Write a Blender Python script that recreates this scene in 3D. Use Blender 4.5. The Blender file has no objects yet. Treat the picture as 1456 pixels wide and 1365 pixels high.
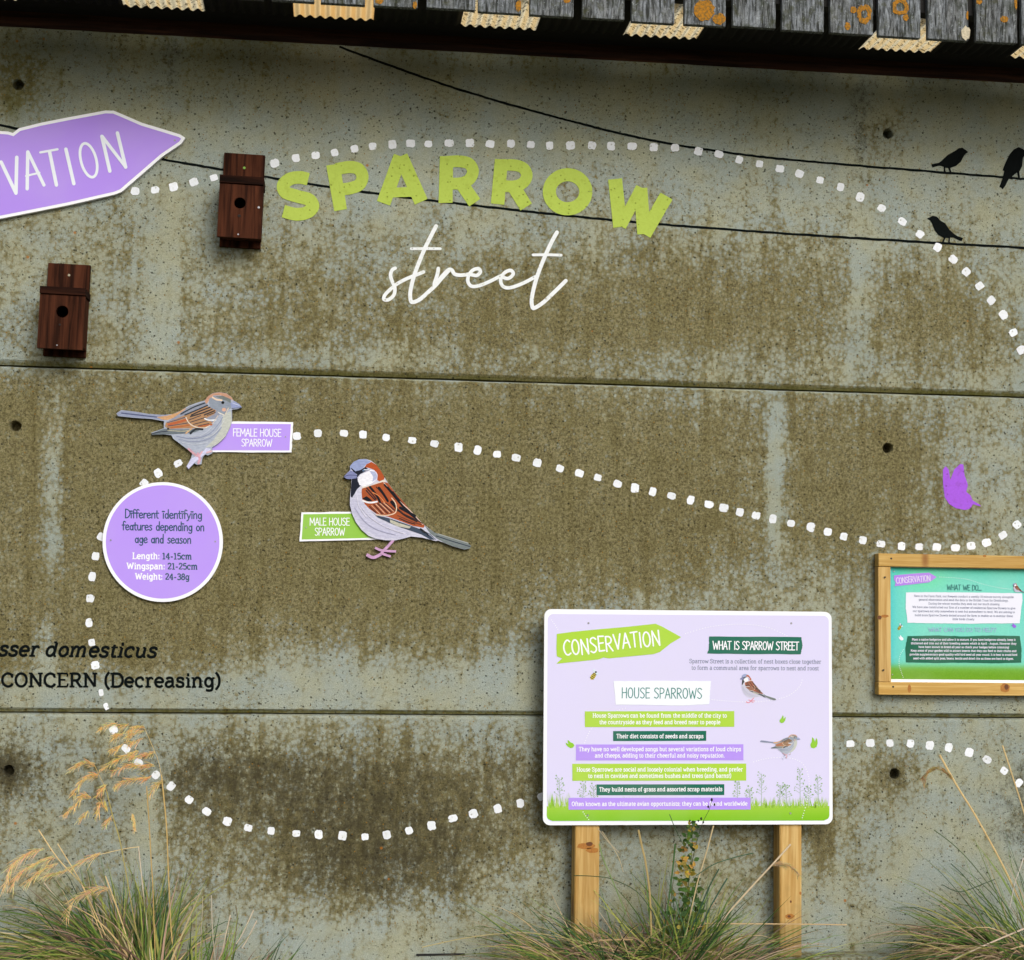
import bpy, math, random
import numpy as np
from mathutils import Vector, Matrix
from mathutils.geometry import tessellate_polygon

# ------------------------------------------------------------------ camera
F, W0, H0, D = 2200.0, 1456.0, 1365.0, 5.95
sc = bpy.context.scene
C = sc.collection
hx = np.array([18672., 438., F]); hx /= np.linalg.norm(hx)      # wall X axis seen by the camera (x right, y down, z forward)
nn = np.array([-263., 172., F]); nn -= hx * nn.dot(hx); nn /= np.linalg.norm(nn)
up = np.cross(nn, hx)
if up[1] > 0: up = -up
# world axes in camera space: X=hx, Y=nn (into the wall), Z=up
Rcw = np.array([hx, nn, up])            # world = Rcw @ cam(x right,y down,z fwd)
foot = nn / nn[2] * F + np.array([W0/2, H0/2, 0])
CAMZ = (1350 - foot[1]) * D / F         # camera height above the ledge at the wall's foot
CAM = np.array([0.0, -D, CAMZ])
cam_data = bpy.data.cameras.new('camera'); cam = bpy.data.objects.new('camera', cam_data); C.objects.link(cam)
m = Matrix([[Rcw[i][0], -Rcw[i][1], -Rcw[i][2]] for i in range(3)]).to_4x4()
m.translation = Vector(CAM)
cam.matrix_world = m
cam_data.sensor_fit = 'HORIZONTAL'; cam_data.sensor_width = 36; cam_data.lens = 36 * F / W0
cam_data.clip_end = 3000; cam_data.clip_start = .05
sc.camera = cam

def P(x, y, p=0.0):
    """point on the plane p metres in front of the wall that shows at photo pixel (x, y)"""
    d = Rcw @ np.array([x - W0/2, y - H0/2, F])
    t = (D - p) / d[1]
    q = CAM + d * t
    return (float(q[0]), -p, float(q[2]))

# ------------------------------------------------------------------ world, sun, exposure
w = bpy.data.worlds.new('World'); sc.world = w; w.use_nodes = True
nt = w.node_tree; bg = nt.nodes['Background']
sky = nt.nodes.new('ShaderNodeTexSky'); sky.sky_type = 'NISHITA'; sky.sun_disc = False
SUN_EL, SUN_AZ = math.radians(31), math.radians(160)      # azimuth from +Y (north) clockwise: sun behind the camera, a little right
sky.sun_elevation = SUN_EL; sky.sun_rotation = SUN_AZ
sky.dust_density = 4; sky.air_density = 1.0; sky.ozone_density = 1.0
hs = nt.nodes.new('ShaderNodeHueSaturation'); hs.inputs['Saturation'].default_value = .38
nt.links.new(sky.outputs[0], hs.inputs['Color']); nt.links.new(hs.outputs[0], bg.inputs[0])
bg.inputs[1].default_value = 0.11
sd = bpy.data.lights.new('sun', 'SUN'); sd.energy = 1.35; sd.angle = math.radians(28); sd.color = (1, .965, .92)
so = bpy.data.objects.new('sun', sd); C.objects.link(so)
dv = Vector((math.sin(SUN_AZ)*math.cos(SUN_EL), math.cos(SUN_AZ)*math.cos(SUN_EL), math.sin(SUN_EL)))
so.rotation_euler = dv.to_track_quat('Z', 'Y').to_euler()
so.location = (0, -4, 6)
sc.view_settings.view_transform = 'Standard'; sc.view_settings.look = 'None'
sc.view_settings.gamma = 1; sc.view_settings.use_curve_mapping = False
sc.view_settings.exposure = 0.27
R = random.Random(7)

# ------------------------------------------------------------------ helpers
def lin(c, k=1.0):
    return tuple(((v/255.0/12.92) if v/255.0 <= .04045 else ((v/255.0+.055)/1.055)**2.4) * k for v in c)

def mapz(sx, ox, oy):
    return lambda pts: [(a/sx + ox, b/sx + oy) for a, b in pts]

class MB:
    def __init__(s): s.v = []; s.f = []; s.c = []
    def add(s, vs, fs, col=(1, 1, 1)):
        o = len(s.v); s.v += [tuple(q) for q in vs]
        s.f += [tuple(i+o for i in f) for f in fs]; s.c += [col]*len(fs)
    # --- flat shapes given in photo pixels on the plane p
    def poly(s, pts, p, col=(1, 1, 1)):
        vs = [P(x, y, p) for x, y in pts]
        tri = tessellate_polygon([[Vector((x, -y, 0)) for x, y in pts]])
        out = []
        for a, b, c in tri:
            n = (Vector(vs[b])-Vector(vs[a])).cross(Vector(vs[c])-Vector(vs[a]))
            out.append((a, b, c) if n.y < 0 else (a, c, b))
        s.add(vs, out, col)
    def plate(s, pts, p0, p1, col=(1, 1, 1)):
        """outline at p1 (front) with real thickness back to p0"""
        s.poly(pts, p1, col)
        fr = [P(x, y, p1) for x, y in pts]; n = len(fr)
        bk = [(q[0], -p0, q[2]) for q in fr]
        s.add(fr+bk, [(i, (i+1) % n, n+(i+1) % n, n+i) for i in range(n)], col)
    def ribbon(s, pts, wd, p, col=(1, 1, 1), cap=True, taper=None, dp=.00003):
        pts = [q for i, q in enumerate(pts) if i == 0 or (abs(q[0]-pts[i-1][0])+abs(q[1]-pts[i-1][1])) > 1e-4]
        n = len(pts)
        if n < 2: return
        L = []; Rr = []
        for i in range(n):
            a = pts[max(i-1, 0)]; b = pts[min(i+1, n-1)]
            dx, dy = b[0]-a[0], b[1]-a[1]; l = math.hypot(dx, dy) or 1
            nx, ny = -dy/l, dx/l
            k = 1.0
            if 0 < i < n-1:
                d1 = (pts[i][0]-a[0], pts[i][1]-a[1]); l1 = math.hypot(*d1) or 1
                cs = abs((d1[0]*dx+d1[1]*dy)/(l1*l)); k = 1/max(cs, .6)
            h = wd/2*k*(1 if taper is None else taper(i/(n-1)))
            L.append((pts[i][0]+nx*h, pts[i][1]+ny*h)); Rr.append((pts[i][0]-nx*h, pts[i][1]-ny*h))
        vs = [P(x, y, p+dp*(i % n)/(n-1)) for i, (x, y) in enumerate(L+Rr)]
        s.add(vs, [(i, i+1, n+i+1, n+i) for i in range(n-1)], col)
        if cap:
            for (e, f) in ((0, 1), (n-1, n-2)):
                ax, ay = pts[e][0]-pts[f][0], pts[e][1]-pts[f][1]; a0 = math.atan2(ay, ax)
                hh = wd/2*(1 if taper is None else taper(e/(n-1)))
                fan = [(pts[e][0]+hh*math.cos(a0-math.pi/2+math.pi*k/5), pts[e][1]+hh*math.sin(a0-math.pi/2+math.pi*k/5)) for k in range(6)]
                s.add([P(x, y, p+(dp if e else 0)) for x, y in fan], [tuple(range(6))], col)
    def ell(s, cx, cy, rx, ry, p, col=(1, 1, 1), n=20, jit=0, rot=0):
        pts = []
        for k in range(n):
            a = 2*math.pi*k/n; j = 1+R.uniform(-jit, jit)
            x, y = rx*j*math.cos(a), ry*j*math.sin(a)
            pts.append((cx+x*math.cos(rot)-y*math.sin(rot), cy+x*math.sin(rot)+y*math.cos(rot)))
        s.poly(pts, p, col)
    # --- solid shapes in metres
    def box(s, x0, x1, y0, y1, z0, z1, col=(1, 1, 1), bev=0.0):
        b = bev
        if b <= 0:
            vs = [(x, y, z) for x in (x0, x1) for y in (y0, y1) for z in (z0, z1)]
            s.add(vs, [(0, 1, 3, 2), (4, 6, 7, 5), (0, 4, 5, 1), (2, 3, 7, 6), (0, 2, 6, 4), (1, 5, 7, 3)], col); return
        # bevelled box: 24 verts
        X = (x0, x1); Y = (y0, y1); Z = (z0, z1); vs = []; idx = {}
        for i in (0, 1):
            for j in (0, 1):
                for k in (0, 1):
                    sx, sy, sz = (b if i == 0 else -b), (b if j == 0 else -b), (b if k == 0 else -b)
                    for ax in range(3):
                        q = [X[i]+sx, Y[j]+sy, Z[k]+sz]
                        q[ax] = (X[i], Y[j], Z[k])[ax]
                        idx[(i, j, k, ax)] = len(vs); vs.append(tuple(q))
        fs = []
        g = lambda i, j, k, a: idx[(i, j, k, a)]
        for e in (0, 1):
            fs.append((g(e,0,0,0), g(e,1,0,0), g(e,1,1,0), g(e,0,1,0)))
            fs.append((g(0,e,0,1), g(1,e,0,1), g(1,e,1,1), g(0,e,1,1)))
            fs.append((g(0,0,e,2), g(1,0,e,2), g(1,1,e,2), g(0,1,e,2)))
        for i in (0, 1):
            for j in (0, 1):
                fs.append((g(i,j,0,0), g(i,j,1,0), g(i,j,1,1), g(i,j,0,1)))
                fs.append((g(i,0,j,0), g(i,1,j,0), g(i,1,j,2), g(i,0,j,2)))
                fs.append((g(0,i,j,1), g(1,i,j,1), g(1,i,j,2), g(0,i,j,2)))
                for k in (0, 1): fs.append((g(i,j,k,0), g(i,j,k,1), g(i,j,k,2)))
        s.add(vs, fs, col)
    def disc(s, c, r, h, col=(1, 1, 1), n=12):
        """a short cylinder whose axis is Y, sticking out towards the camera"""
        x, y, z = c
        a = [(x+r*math.cos(2*math.pi*k/n), y, z+r*math.sin(2*math.pi*k/n)) for k in range(n)]
        b = [(x+.8*r*math.cos(2*math.pi*k/n), y-h, z+.8*r*math.sin(2*math.pi*k/n)) for k in range(n)]
        s.add(a+b, [(i, (i+1) % n, n+(i+1) % n, n+i) for i in range(n)]+[tuple(range(n, 2*n))], col)
    def tube(s, pts, r, col=(1, 1, 1), n=5, r1=None):
        pts = [Vector(q) for q in pts]; m_ = len(pts); vs = []
        for i, q in enumerate(pts):
            t = (pts[min(i+1, m_-1)]-pts[max(i-1, 0)]).normalized()
            a = t.cross(Vector((0, 1, .01))).normalized(); b = t.cross(a)
            rr = r if r1 is None else r+(r1-r)*i/(m_-1)
            for k in range(n):
                an = 2*math.pi*k/n; vs.append(tuple(q+a*rr*math.cos(an)+b*rr*math.sin(an)))
        s.add(vs, [(i*n+k, i*n+(k+1) % n, (i+1)*n+(k+1) % n, (i+1)*n+k) for i in range(m_-1) for k in range(n)]+[tuple(range(n)), tuple(range((m_-1)*n, m_*n))], col)
    def build(s, name, mat, parent=None, origin=None, smooth=False):
        v = np.array(s.v, dtype=float)
        c = (v.min(0)+v.max(0))/2 if origin is None else np.array(origin)
        me = bpy.data.meshes.new(name)
        me.from_pydata((v-c).tolist(), [], s.f)
        if smooth: me.polygons.foreach_set('use_smooth', [True]*len(me.polygons))
        ca = me.color_attributes.new('Col', 'FLOAT_COLOR', 'CORNER')
        lp = np.array([len(f) for f in s.f]); cc = np.array([tuple(q)+(1,) for q in s.c])
        ca.data.foreach_set('color', np.repeat(cc, lp, axis=0).astype(np.float32).ravel())
        me.materials.append(mat)
        o = bpy.data.objects.new(name, me); C.objects.link(o)
        base = np.zeros(3)
        if parent is not None:
            o.parent = parent; q = parent
            while q is not None: base += np.array(q.location); q = q.parent
        o.location = tuple(c-base)
        return o

def thing(name, label, cat, loc, group=None):
    o = bpy.data.objects.new(name, None); C.objects.link(o); o.location = loc; o.empty_display_size = .1
    o['label'] = label; o['category'] = cat
    if group: o['group'] = group
    return o
def tag(o, label=None, cat=None, kind=None, group=None):
    if label: o['label'] = label
    if cat: o['category'] = cat
    if kind: o['kind'] = kind
    if group: o['group'] = group
    return o

def spline(pts, n=6, closed=False):
    out = []; m_ = len(pts)
    rng = m_ if closed else m_-1
    for i in range(rng):
        g = (lambda j: pts[j % m_]) if closed else (lambda j: pts[min(max(j, 0), m_-1)])
        p0, p1, p2, p3 = g(i-1), g(i), g(i+1), g(i+2)
        for k in range(n):
            t = k/n
            out.append(tuple(.5*((2*p1[d])+(-p0[d]+p2[d])*t+(2*p0[d]-5*p1[d]+4*p2[d]-p3[d])*t*t+(-p0[d]+3*p1[d]-3*p2[d]+p3[d])*t**3) for d in range(len(p1))))
    if not closed: out.append(tuple(pts[-1]))
    return out

# ------------------------------------------------------------------ materials
class N:
    def __init__(s, name, rough=.8, spec=.3):
        s.m = bpy.data.materials.new(name); s.m.use_nodes = True; s.t = s.m.node_tree
        s.b = s.t.nodes['Principled BSDF']; s.b.inputs['Roughness'].default_value = rough
        s.b.inputs['Specular IOR Level'].default_value = spec
    def n(s, ty, **kw):
        o = s.t.nodes.new('ShaderNode'+ty)
        for k, v in kw.items():
            if k in o.inputs: s.put(o, k, v)
            else: setattr(o, k, v)
        return o
    def put(s, o, k, v):
        if isinstance(v, bpy.types.NodeSocket): s.t.links.new(v, o.inputs[k])
        else: o.inputs[k].default_value = v
    def coord(s, scale=(1, 1, 1), kind='Object', loc=(0, 0, 0)):
        if kind == 'World':
            g = s.n('NewGeometry'); v = g.outputs['Position']
        else:
            g = s.n('TexCoord'); v = g.outputs[kind]
        mp = s.n('Mapping'); s.t.links.new(v, mp.inputs['Vector']); mp.inputs['Scale'].default_value = scale; mp.inputs['Location'].default_value = loc
        return mp.outputs[0]
    def noise(s, vec, scale, detail=3, rough=.55, dist=0):
        o = s.n('TexNoise'); s.t.links.new(vec, o.inputs['Vector'])
        o.inputs['Scale'].default_value = scale; o.inputs['Detail'].default_value = detail; o.inputs['Roughness'].default_value = rough; o.inputs['Distortion'].default_value = dist
        return o.outputs[0]
    def voro(s, vec, scale, out='Distance', rnd=1.0):
        o = s.n('TexVoronoi'); s.t.links.new(vec, o.inputs['Vector']); o.inputs['Scale'].default_value = scale; o.inputs['Randomness'].default_value = rnd
        return o.outputs[out]
    def mr(s, v, a, b, c=0., d=1., smooth=True):
        o = s.n('MapRange'); o.interpolation_type = 'SMOOTHSTEP' if smooth else 'LINEAR'
        s.put(o, 'Value', v)
        for k, x in (('From Min', a), ('From Max', b), ('To Min', c), ('To Max', d)): o.inputs[k].default_value = x
        return o.outputs[0]
    def math(s, op, a, b=0.0, clamp=False):
        o = s.n('Math', operation=op); o.use_clamp = clamp
        for i, v in enumerate((a, b)):
            if isinstance(v, bpy.types.NodeSocket): s.t.links.new(v, o.inputs[i])
            else: o.inputs[i].default_value = v
        return o.outputs[0]
    def mix(s, f, a, b, mode='MIX'):
        o = s.n('MixRGB', blend_type=mode)
        for i, v in enumerate((f, a, b)):
            if isinstance(v, bpy.types.NodeSocket): s.t.links.new(v, o.inputs[i])
            elif isinstance(v, (int, float)): o.inputs[i].default_value = v
            else: o.inputs[i].default_value = tuple(v)[:3]+(1,)
        return o.outputs[0]
    def attr(s, name, out='Color'):
        o = s.n('Attribute'); o.attribute_name = name; return o.outputs[out]
    def sep(s, c):
        o = s.n('SeparateColor'); s.t.links.new(c, o.inputs[0]); return o.outputs
    def bump(s, h, strength=.3, dist=.01):
        o = s.n('Bump'); s.t.links.new(h, o.inputs['Height']); o.inputs['Strength'].default_value = strength; o.inputs['Distance'].default_value = dist
        s.t.links.new(o.outputs[0], s.b.inputs['Normal'])
    def base(s, c):
        if isinstance(c, bpy.types.NodeSocket): s.t.links.new(c, s.b.inputs['Base Color'])
        else: s.b.inputs['Base Color'].default_value = tuple(c)[:3]+(1,)
        return s.m

K = .80   # photo value of a matt surface -> its albedo
def mat_concrete():
    a = N('weathered concrete', .93, .15)
    v = a.coord(kind='World'); vs = a.coord((1, 1, .55), 'World')
    s = a.sep(a.attr('Stain')); dirt, mould, olive = s[0], s[1], s[2]
    big = a.noise(v, 2.2, 4); med = a.noise(vs, 26, 6, .72); med2 = a.noise(v, 80, 5, .78); fine = a.noise(v, 210, 3, .7); drip = a.noise(v, 48, 4, .75)
    # clean concrete: bluish to warm grey
    clean = a.mix(a.mr(a.noise(v, 5.5, 4), .35, .68), lin((156, 168, 164), K), lin((166, 169, 146), K))
    clean = a.mix(a.mr(med2, .4, .75, 0, .35), clean, lin((196, 200, 190), K))
    streak = a.noise(a.coord((1, 1, .07), 'World'), 22, 4, .6); blot = a.noise(v, 13, 4, .7)
    brown = a.mix(a.mr(med2, .36, .62), lin((84, 78, 48), K), lin((150, 143, 108), K))
    brown = a.mix(a.mr(a.noise(v, 9, 3), .4, .7, 0, .4), brown, lin((126, 119, 80), K))
    fl = a.noise(v, 150, 3, .8); brown = a.mix(a.mr(fl, .55, .68, 0, .5), brown, lin((186, 180, 156), K)); brown = a.mix(a.mr(fl, .32, .45, .5, 0), brown, lin((58, 52, 32), K))
    # how much crust: the stain map broken up at several sizes
    q = a.math('ADD', dirt, a.math('MULTIPLY', a.math('SUBTRACT', med, .5), .95))
    q = a.math('ADD', q, a.math('MULTIPLY', a.math('SUBTRACT', med2, .5), 1.5))
    q = a.math('ADD', q, a.math('MULTIPLY', a.math('SUBTRACT', big, .5), .5))
    d3 = a.voro(v, 62); q = a.math('ADD', q, a.math('MULTIPLY', a.math('SUBTRACT', d3, .40), .55))
    d4 = a.voro(v, 24); q = a.math('SUBTRACT', q, a.math('MULTIPLY', a.mr(d4, .05, .25, 1, 0), .16))
    q = a.math('ADD', q, a.math('MULTIPLY', a.math('SUBTRACT', streak, .5), .55)); q = a.math('ADD', q, a.math('MULTIPLY', a.math('SUBTRACT', blot, .5), .5))
    mask = a.mr(q, .32, .86)
    col = a.mix(mask, clean, brown)
    mk = a.mr(mask, 0, 1, .18, 1., False); col = a.mix(a.math('MULTIPLY', mk, a.mr(blot, .35, .68, .0, .6)), col, a.mix(1., col, (.72, .70, .62), 'MULTIPLY'))
    col = a.mix(a.math('MULTIPLY', mk, a.mr(streak, .45, .68, .0, .6)), col, a.mix(1., col, (.76, .73, .62), 'MULTIPLY'))
    col = a.mix(a.mr(a.noise(v, 1.6, 3, .6), .38, .66, 0, .30), col, a.mix(1., col, (.80, .76, .64), 'MULTIPLY'))
    # fine grain
    col = a.mix(a.mr(fine, .40, .66, .0, .5), col, a.mix(1., col, (1.5, 1.5, 1.42), 'MULTIPLY'))
    col = a.mix(a.mr(a.noise(v, 330, 2, .6, 0), .5, .66, 0, .6), col, a.mix(1., col, (.48, .44, .36), 'MULTIPLY'))
    # olive film
    col = a.mix(a.math('MULTIPLY', olive, a.mr(big, .3, .7, .5, 1.)), col, lin((92, 92, 36), K))
    # black mould, mottled
    mm = a.math('ADD', mould, a.math('MULTIPLY', a.math('SUBTRACT', med, .5), 1.0))
    mm = a.math('ADD', mm, a.math('MULTIPLY', a.math('SUBTRACT', drip, .5), .9))
    mm = a.math('ADD', mm, a.math('MULTIPLY', a.math('SUBTRACT', med2, .5), 1.0))
    col = a.mix(a.mr(mm, .42, .98, 0, .78), col, lin((48, 45, 34), K))
    # pores, and rust / lichen specks
    d1 = a.voro(v, 42); c1 = a.sep(a.voro(v, 42, 'Color'))
    pore = a.math('MULTIPLY', a.mr(d1, .10, .19, 1, 0), a.mr(c1[0], .55, .62))
    col = a.mix(a.math('MULTIPLY', pore, .8), col, lin((50, 48, 36), K))
    d2 = a.voro(v, 95); c2 = a.sep(a.voro(v, 95, 'Color'))
    pore2 = a.math('MULTIPLY', a.mr(d2, .14, .28, 1, 0), a.mr(c2[1], .66, .7))
    col = a.mix(a.math('MULTIPLY', pore2, .65), col, lin((62, 58, 40), K))
    sp = a.math('MULTIPLY', a.mr(d2, .15, .35, 1, 0), a.mr(c2[0], .945, .95))
    col = a.mix(a.math('MULTIPLY', sp, .75), col, lin((150, 112, 30), K))
    sp2 = a.math('MULTIPLY', a.mr(a.voro(v, 9.5), .035, .07, 1, 0), a.mr(a.sep(a.voro(v, 9.5, 'Color'))[2], .8, .82))
    col = a.mix(a.math('MULTIPLY', sp2, .8), col, lin((168, 104, 30), K))
    h = a.math('ADD', a.math('MULTIPLY', fine, .6), a.math('MULTIPLY', med2, .7))
    h = a.math('SUBTRACT', h, a.math('MULTIPLY', a.math('ADD', pore, pore2), 1.1))
    a.bump(h, .8, .0045)
    return a.base(col)
def mat_paint():
    """emulsion on rough concrete: vertex colour, worn through at the pores"""
    a = N('masonry paint', .9, .06); v = a.coord(kind='World')
    col = a.attr('Col')
    d = a.voro(v, 60); c = a.sep(a.voro(v, 60, 'Color'))
    pit = a.math('MULTIPLY', a.mr(d, .12, .26, 1, 0), a.mr(c[0], .5, .56))
    f = a.noise(v, 120, 3, .7)
    col = a.mix(a.mr(f, .35, .8, 0, .30), col, a.mix(1., col, (.72, .74, .70), 'MULTIPLY'))
    col = a.mix(a.math('MULTIPLY', pit, .6), col, a.mix(1., col, (.35, .34, .24), 'MULTIPLY'))
    col = a.mix(a.mr(a.noise(v, 34, 4, .7), .5, .72, 0, .4), col, a.mix(1., col, (.66, .64, .5), 'MULTIPLY'))
    a.bump(a.math('SUBTRACT', f, a.math('MULTIPLY', pit, .8)), .5, .003)
    return a.base(col)
def mat_print():
    a = N('printed sign face', .5, .14); v = a.coord(kind='World')
    col = a.attr('Col')
    col = a.mix(a.mr(a.noise(v, 3.5, 4), .35, .8, 0, .10), col, (.62, .62, .56))
    return a.base(col)
def mat_crayon():
    a = N('printed painting', .55, .12); v = a.coord((1, 1, 1), 'World')
    mp = a.coord((60, 60, 260), 'World'); mp2 = a.n('Mapping')
    col = a.attr('Col')
    n1 = a.noise(a.coord((90, 90, 320), 'World'), 1.0, 3, .6)
    col = a.mix(a.mr(n1, .38, .62, 0, .38), col, a.mix(1., col, (.55, .56, .62), 'MULTIPLY'))
    col = a.mix(a.mr(a.noise(a.coord((230, 230, 120), 'World'), 1., 2), .55, .7, 0, .35), col, a.mix(1., col, (1.35, 1.3, 1.2), 'MULTIPLY'))
    return a.base(col)
def mat_wood(name, c0, c1, scale=(1, 1, .06), knots=None, rough=.75, ring=60, dark=None, bump=.25):
    a = N(name, rough, .3)
    g = a.n('ObjectInfo'); o = a.n('TexCoord')
    add = a.n('VectorMath', operation='ADD'); a.t.links.new(o.outputs['Object'], add.inputs[0])
    cm = a.n('CombineXYZ'); a.t.links.new(a.math('MULTIPLY', g.outputs['Random'], 37.), cm.inputs[0]); a.t.links.new(a.math('MULTIPLY', g.outputs['Random'], 61.), cm.inputs[2]); a.t.links.new(cm.outputs[0], add.inputs[1])
    mp = a.n('Mapping'); a.t.links.new(add.outputs[0], mp.inputs[0]); mp.inputs['Scale'].default_value = scale
    gr = a.noise(mp.outputs[0], ring, 5, .6, .6)
    lo = a.noise(mp.outputs[0], ring*.25, 3, .5, .3)
    col = a.mix(a.mr(gr, .32, .7), c0, c1)
    col = a.mix(a.mr(lo, .4, .72, 0, .5), col, a.mix(1., col, (.66, .6, .5), 'MULTIPLY'))
    if dark: col = a.mix(a.mr(a.noise(add.outputs[0], 14, 4, .6), .5, .75, 0, .75), col, dark)
    if knots:
        d = a.voro(a.mix(1., add.outputs[0], (9, 9, 3.1), 'MULTIPLY'), 1.0); kc = a.sep(a.voro(a.mix(1., add.outputs[0], (9, 9, 3.1), 'MULTIPLY'), 1.0, 'Color'))
        kn = a.math('MULTIPLY', a.mr(d, .04, .22, 1, 0), a.mr(kc[0], .6, .65))
        col = a.mix(a.math('MULTIPLY', kn, .8), col, knots)
    a.bump(gr, bump, .004)
    return a.base(col)
def mat_vc(name, rough=.6, spec=.3, var=.25, sub=0.0):
    a = N(name, rough, spec); v = a.coord(kind='World')
    col = a.attr('Col')
    col = a.mix(a.mr(a.noise(v, 40, 3), .3, .7, 0, var), col, a.mix(1., col, (.55, .55, .5), 'MULTIPLY'))
    if sub:
        t = a.n('BsdfTranslucent'); a.t.links.new(col, t.inputs[0]); ms = a.n('MixShader'); ms.inputs[0].default_value = sub
        a.base(col); out = a.t.nodes['Material Output']
        a.t.links.new(a.b.outputs[0], ms.inputs[1]); a.t.links.new(t.outputs[0], ms.inputs[2]); a.t.links.new(ms.outputs[0], out.inputs[0]); return a.m
    return a.base(col)
def mat_rooflight(name, c, moss):
    a = N(name, .5, .4); v = a.coord(kind='World')
    n1 = a.noise(v, 60, 4, .7); n2 = a.noise(v, 160, 3)
    col = a.mix(a.mr(n1, .54, .60, 0, .85*min(moss, 1)), c, lin((70, 62, 34)))
    col = a.mix(a.mr(n2, .5, .7, 0, .35*min(moss+.2, 1)), col, lin((150, 128, 84)))
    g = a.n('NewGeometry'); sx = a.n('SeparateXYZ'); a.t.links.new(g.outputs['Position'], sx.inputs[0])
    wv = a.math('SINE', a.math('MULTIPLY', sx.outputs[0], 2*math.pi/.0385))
    col = a.mix(a.mr(wv, -.3, .8, 0, .75), col, a.mix(1., col, (.72, .58, .38), 'MULTIPLY'))      # lit and shaded bands of the corrugation, painted into the sheet colour
    t = a.n('BsdfTranslucent'); a.t.links.new(col, t.inputs[0]); ms = a.n('MixShader'); ms.inputs[0].default_value = 1.0
    a.base(col); out = a.t.nodes['Material Output']
    a.t.links.new(a.b.outputs[0], ms.inputs[1]); a.t.links.new(t.outputs[0], ms.inputs[2]); a.t.links.new(ms.outputs[0], out.inputs[0])
    return a.m
def mat_plain(name, c, rough=.8, n=30, var=.4, metal=0, c2=None):
    a = N(name, rough, .4); a.b.inputs['Metallic'].default_value = metal; v = a.coord(kind='World')
    f = a.noise(v, n, 4, .65)
    a.bump(f, .3, .004)
    return a.base(a.mix(a.mr(f, .35, .7, 0, var), c, c2 if c2 else tuple(q*.35 for q in c)))

M_CON = mat_concrete(); M_PAINT = mat_paint(); M_PRINT = mat_print(); M_CRAY = mat_crayon()
M_NEST = mat_wood('dark stained softwood', lin((32, 17, 11)), lin((80, 45, 30)), (1, 1, .05), ring=45, rough=.9, bump=.3)
M_NEST.node_tree.nodes['Principled BSDF'].inputs['Specular IOR Level'].default_value = .06
def foot_grime(m_):
    t = m_.node_tree; bs = t.nodes['Principled BSDF']; src = bs.inputs['Base Color'].links[0].from_socket
    g = t.nodes.new('ShaderNodeNewGeometry'); sx = t.nodes.new('ShaderNodeSeparateXYZ'); t.links.new(g.outputs['Position'], sx.inputs[0])
    n = t.nodes.new('ShaderNodeTexNoise'); n.inputs['Scale'].default_value = 18; n.inputs['Detail'].default_value = 5; t.links.new(g.outputs['Position'], n.inputs['Vector'])
    m1 = t.nodes.new('ShaderNodeMath'); m1.operation = 'MULTIPLY_ADD'; t.links.new(n.outputs[0], m1.inputs[0]); m1.inputs[1].default_value = -.5; t.links.new(sx.outputs[2], m1.inputs[2])
    mr_ = t.nodes.new('ShaderNodeMapRange'); mr_.inputs['From Min'].default_value = -.02; mr_.inputs['From Max'].default_value = -.24; mr_.inputs['To Max'].default_value = .6; t.links.new(m1.outputs[0], mr_.inputs['Value'])
    x = t.nodes.new('ShaderNodeMixRGB'); t.links.new(mr_.outputs[0], x.inputs[0]); t.links.new(src, x.inputs[1]); x.inputs[2].default_value = lin((112, 100, 62))+(1,); t.links.new(x.outputs[0], bs.inputs['Base Color'])
M_NESTD = mat_wood('blackened stained wood', lin((18, 10, 7)), lin((50, 27, 18)), (.05, 1, 1), ring=45, rough=.9)
M_NESTD.node_tree.nodes['Principled BSDF'].inputs['Specular IOR Level'].default_value = .06
M_POST = mat_wood('treated pine post', lin((182, 140, 72), .9), lin((216, 184, 120), .9), (1, 1, .05), knots=lin((122, 62, 22)), ring=55, rough=.65, bump=.12)
foot_grime(M_POST)

M_RAILW = mat_wood('treated pine rail', lin((186, 144, 68), .9), lin((218, 184, 112), .9), (.05, 1, 1), knots=lin((124, 70, 24)), ring=55, rough=.6, bump=.12)
M_GREY = mat_wood('weathered grey boards', lin((30, 31, 28)), lin((142, 147, 150)), (1, 1, .13), ring=120, rough=.9, dark=lin((40, 46, 26)), bump=.8)
def mat_board():
    m_ = mat_wood('weathered grey lichened boards', lin((34, 36, 34)), lin((136, 142, 148)), (1, 1, .13), ring=125, rough=.92, dark=lin((40, 46, 26)), bump=.8)
    t = m_.node_tree; bs = t.nodes['Principled BSDF']; src = bs.inputs['Base Color'].links[0].from_socket
    g = t.nodes.new('ShaderNodeNewGeometry')
    def nz(sc_, det): n = t.nodes.new('ShaderNodeTexNoise'); n.inputs['Scale'].default_value = sc_; n.inputs['Detail'].default_value = det; n.inputs['Roughness'].default_value = .75; t.links.new(g.outputs['Position'], n.inputs['Vector']); return n.outputs[0]
    def mrr(v, a_, b_, d_): n = t.nodes.new('ShaderNodeMapRange'); n.inputs['From Min'].default_value = a_; n.inputs['From Max'].default_value = b_; n.inputs['To Max'].default_value = d_; t.links.new(v, n.inputs['Value']); return n.outputs[0]
    def mx(f, a_, c): n = t.nodes.new('ShaderNodeMixRGB'); t.links.new(f, n.inputs[0]); t.links.new(a_, n.inputs[1]); n.inputs[2].default_value = tuple(c)+(1,); return n.outputs[0]
    c = mx(mrr(nz(150, 3), .5, .7, .6), src, lin((44, 46, 40))); c = mx(mrr(nz(24, 5), .52, .66, .7), c, lin((60, 62, 34))); c = mx(mrr(nz(70, 4), .60, .7, .7), c, lin((162, 170, 172)))
    t.links.new(c, bs.inputs['Base Color']); return m_
M_GREY = mat_board()
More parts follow.
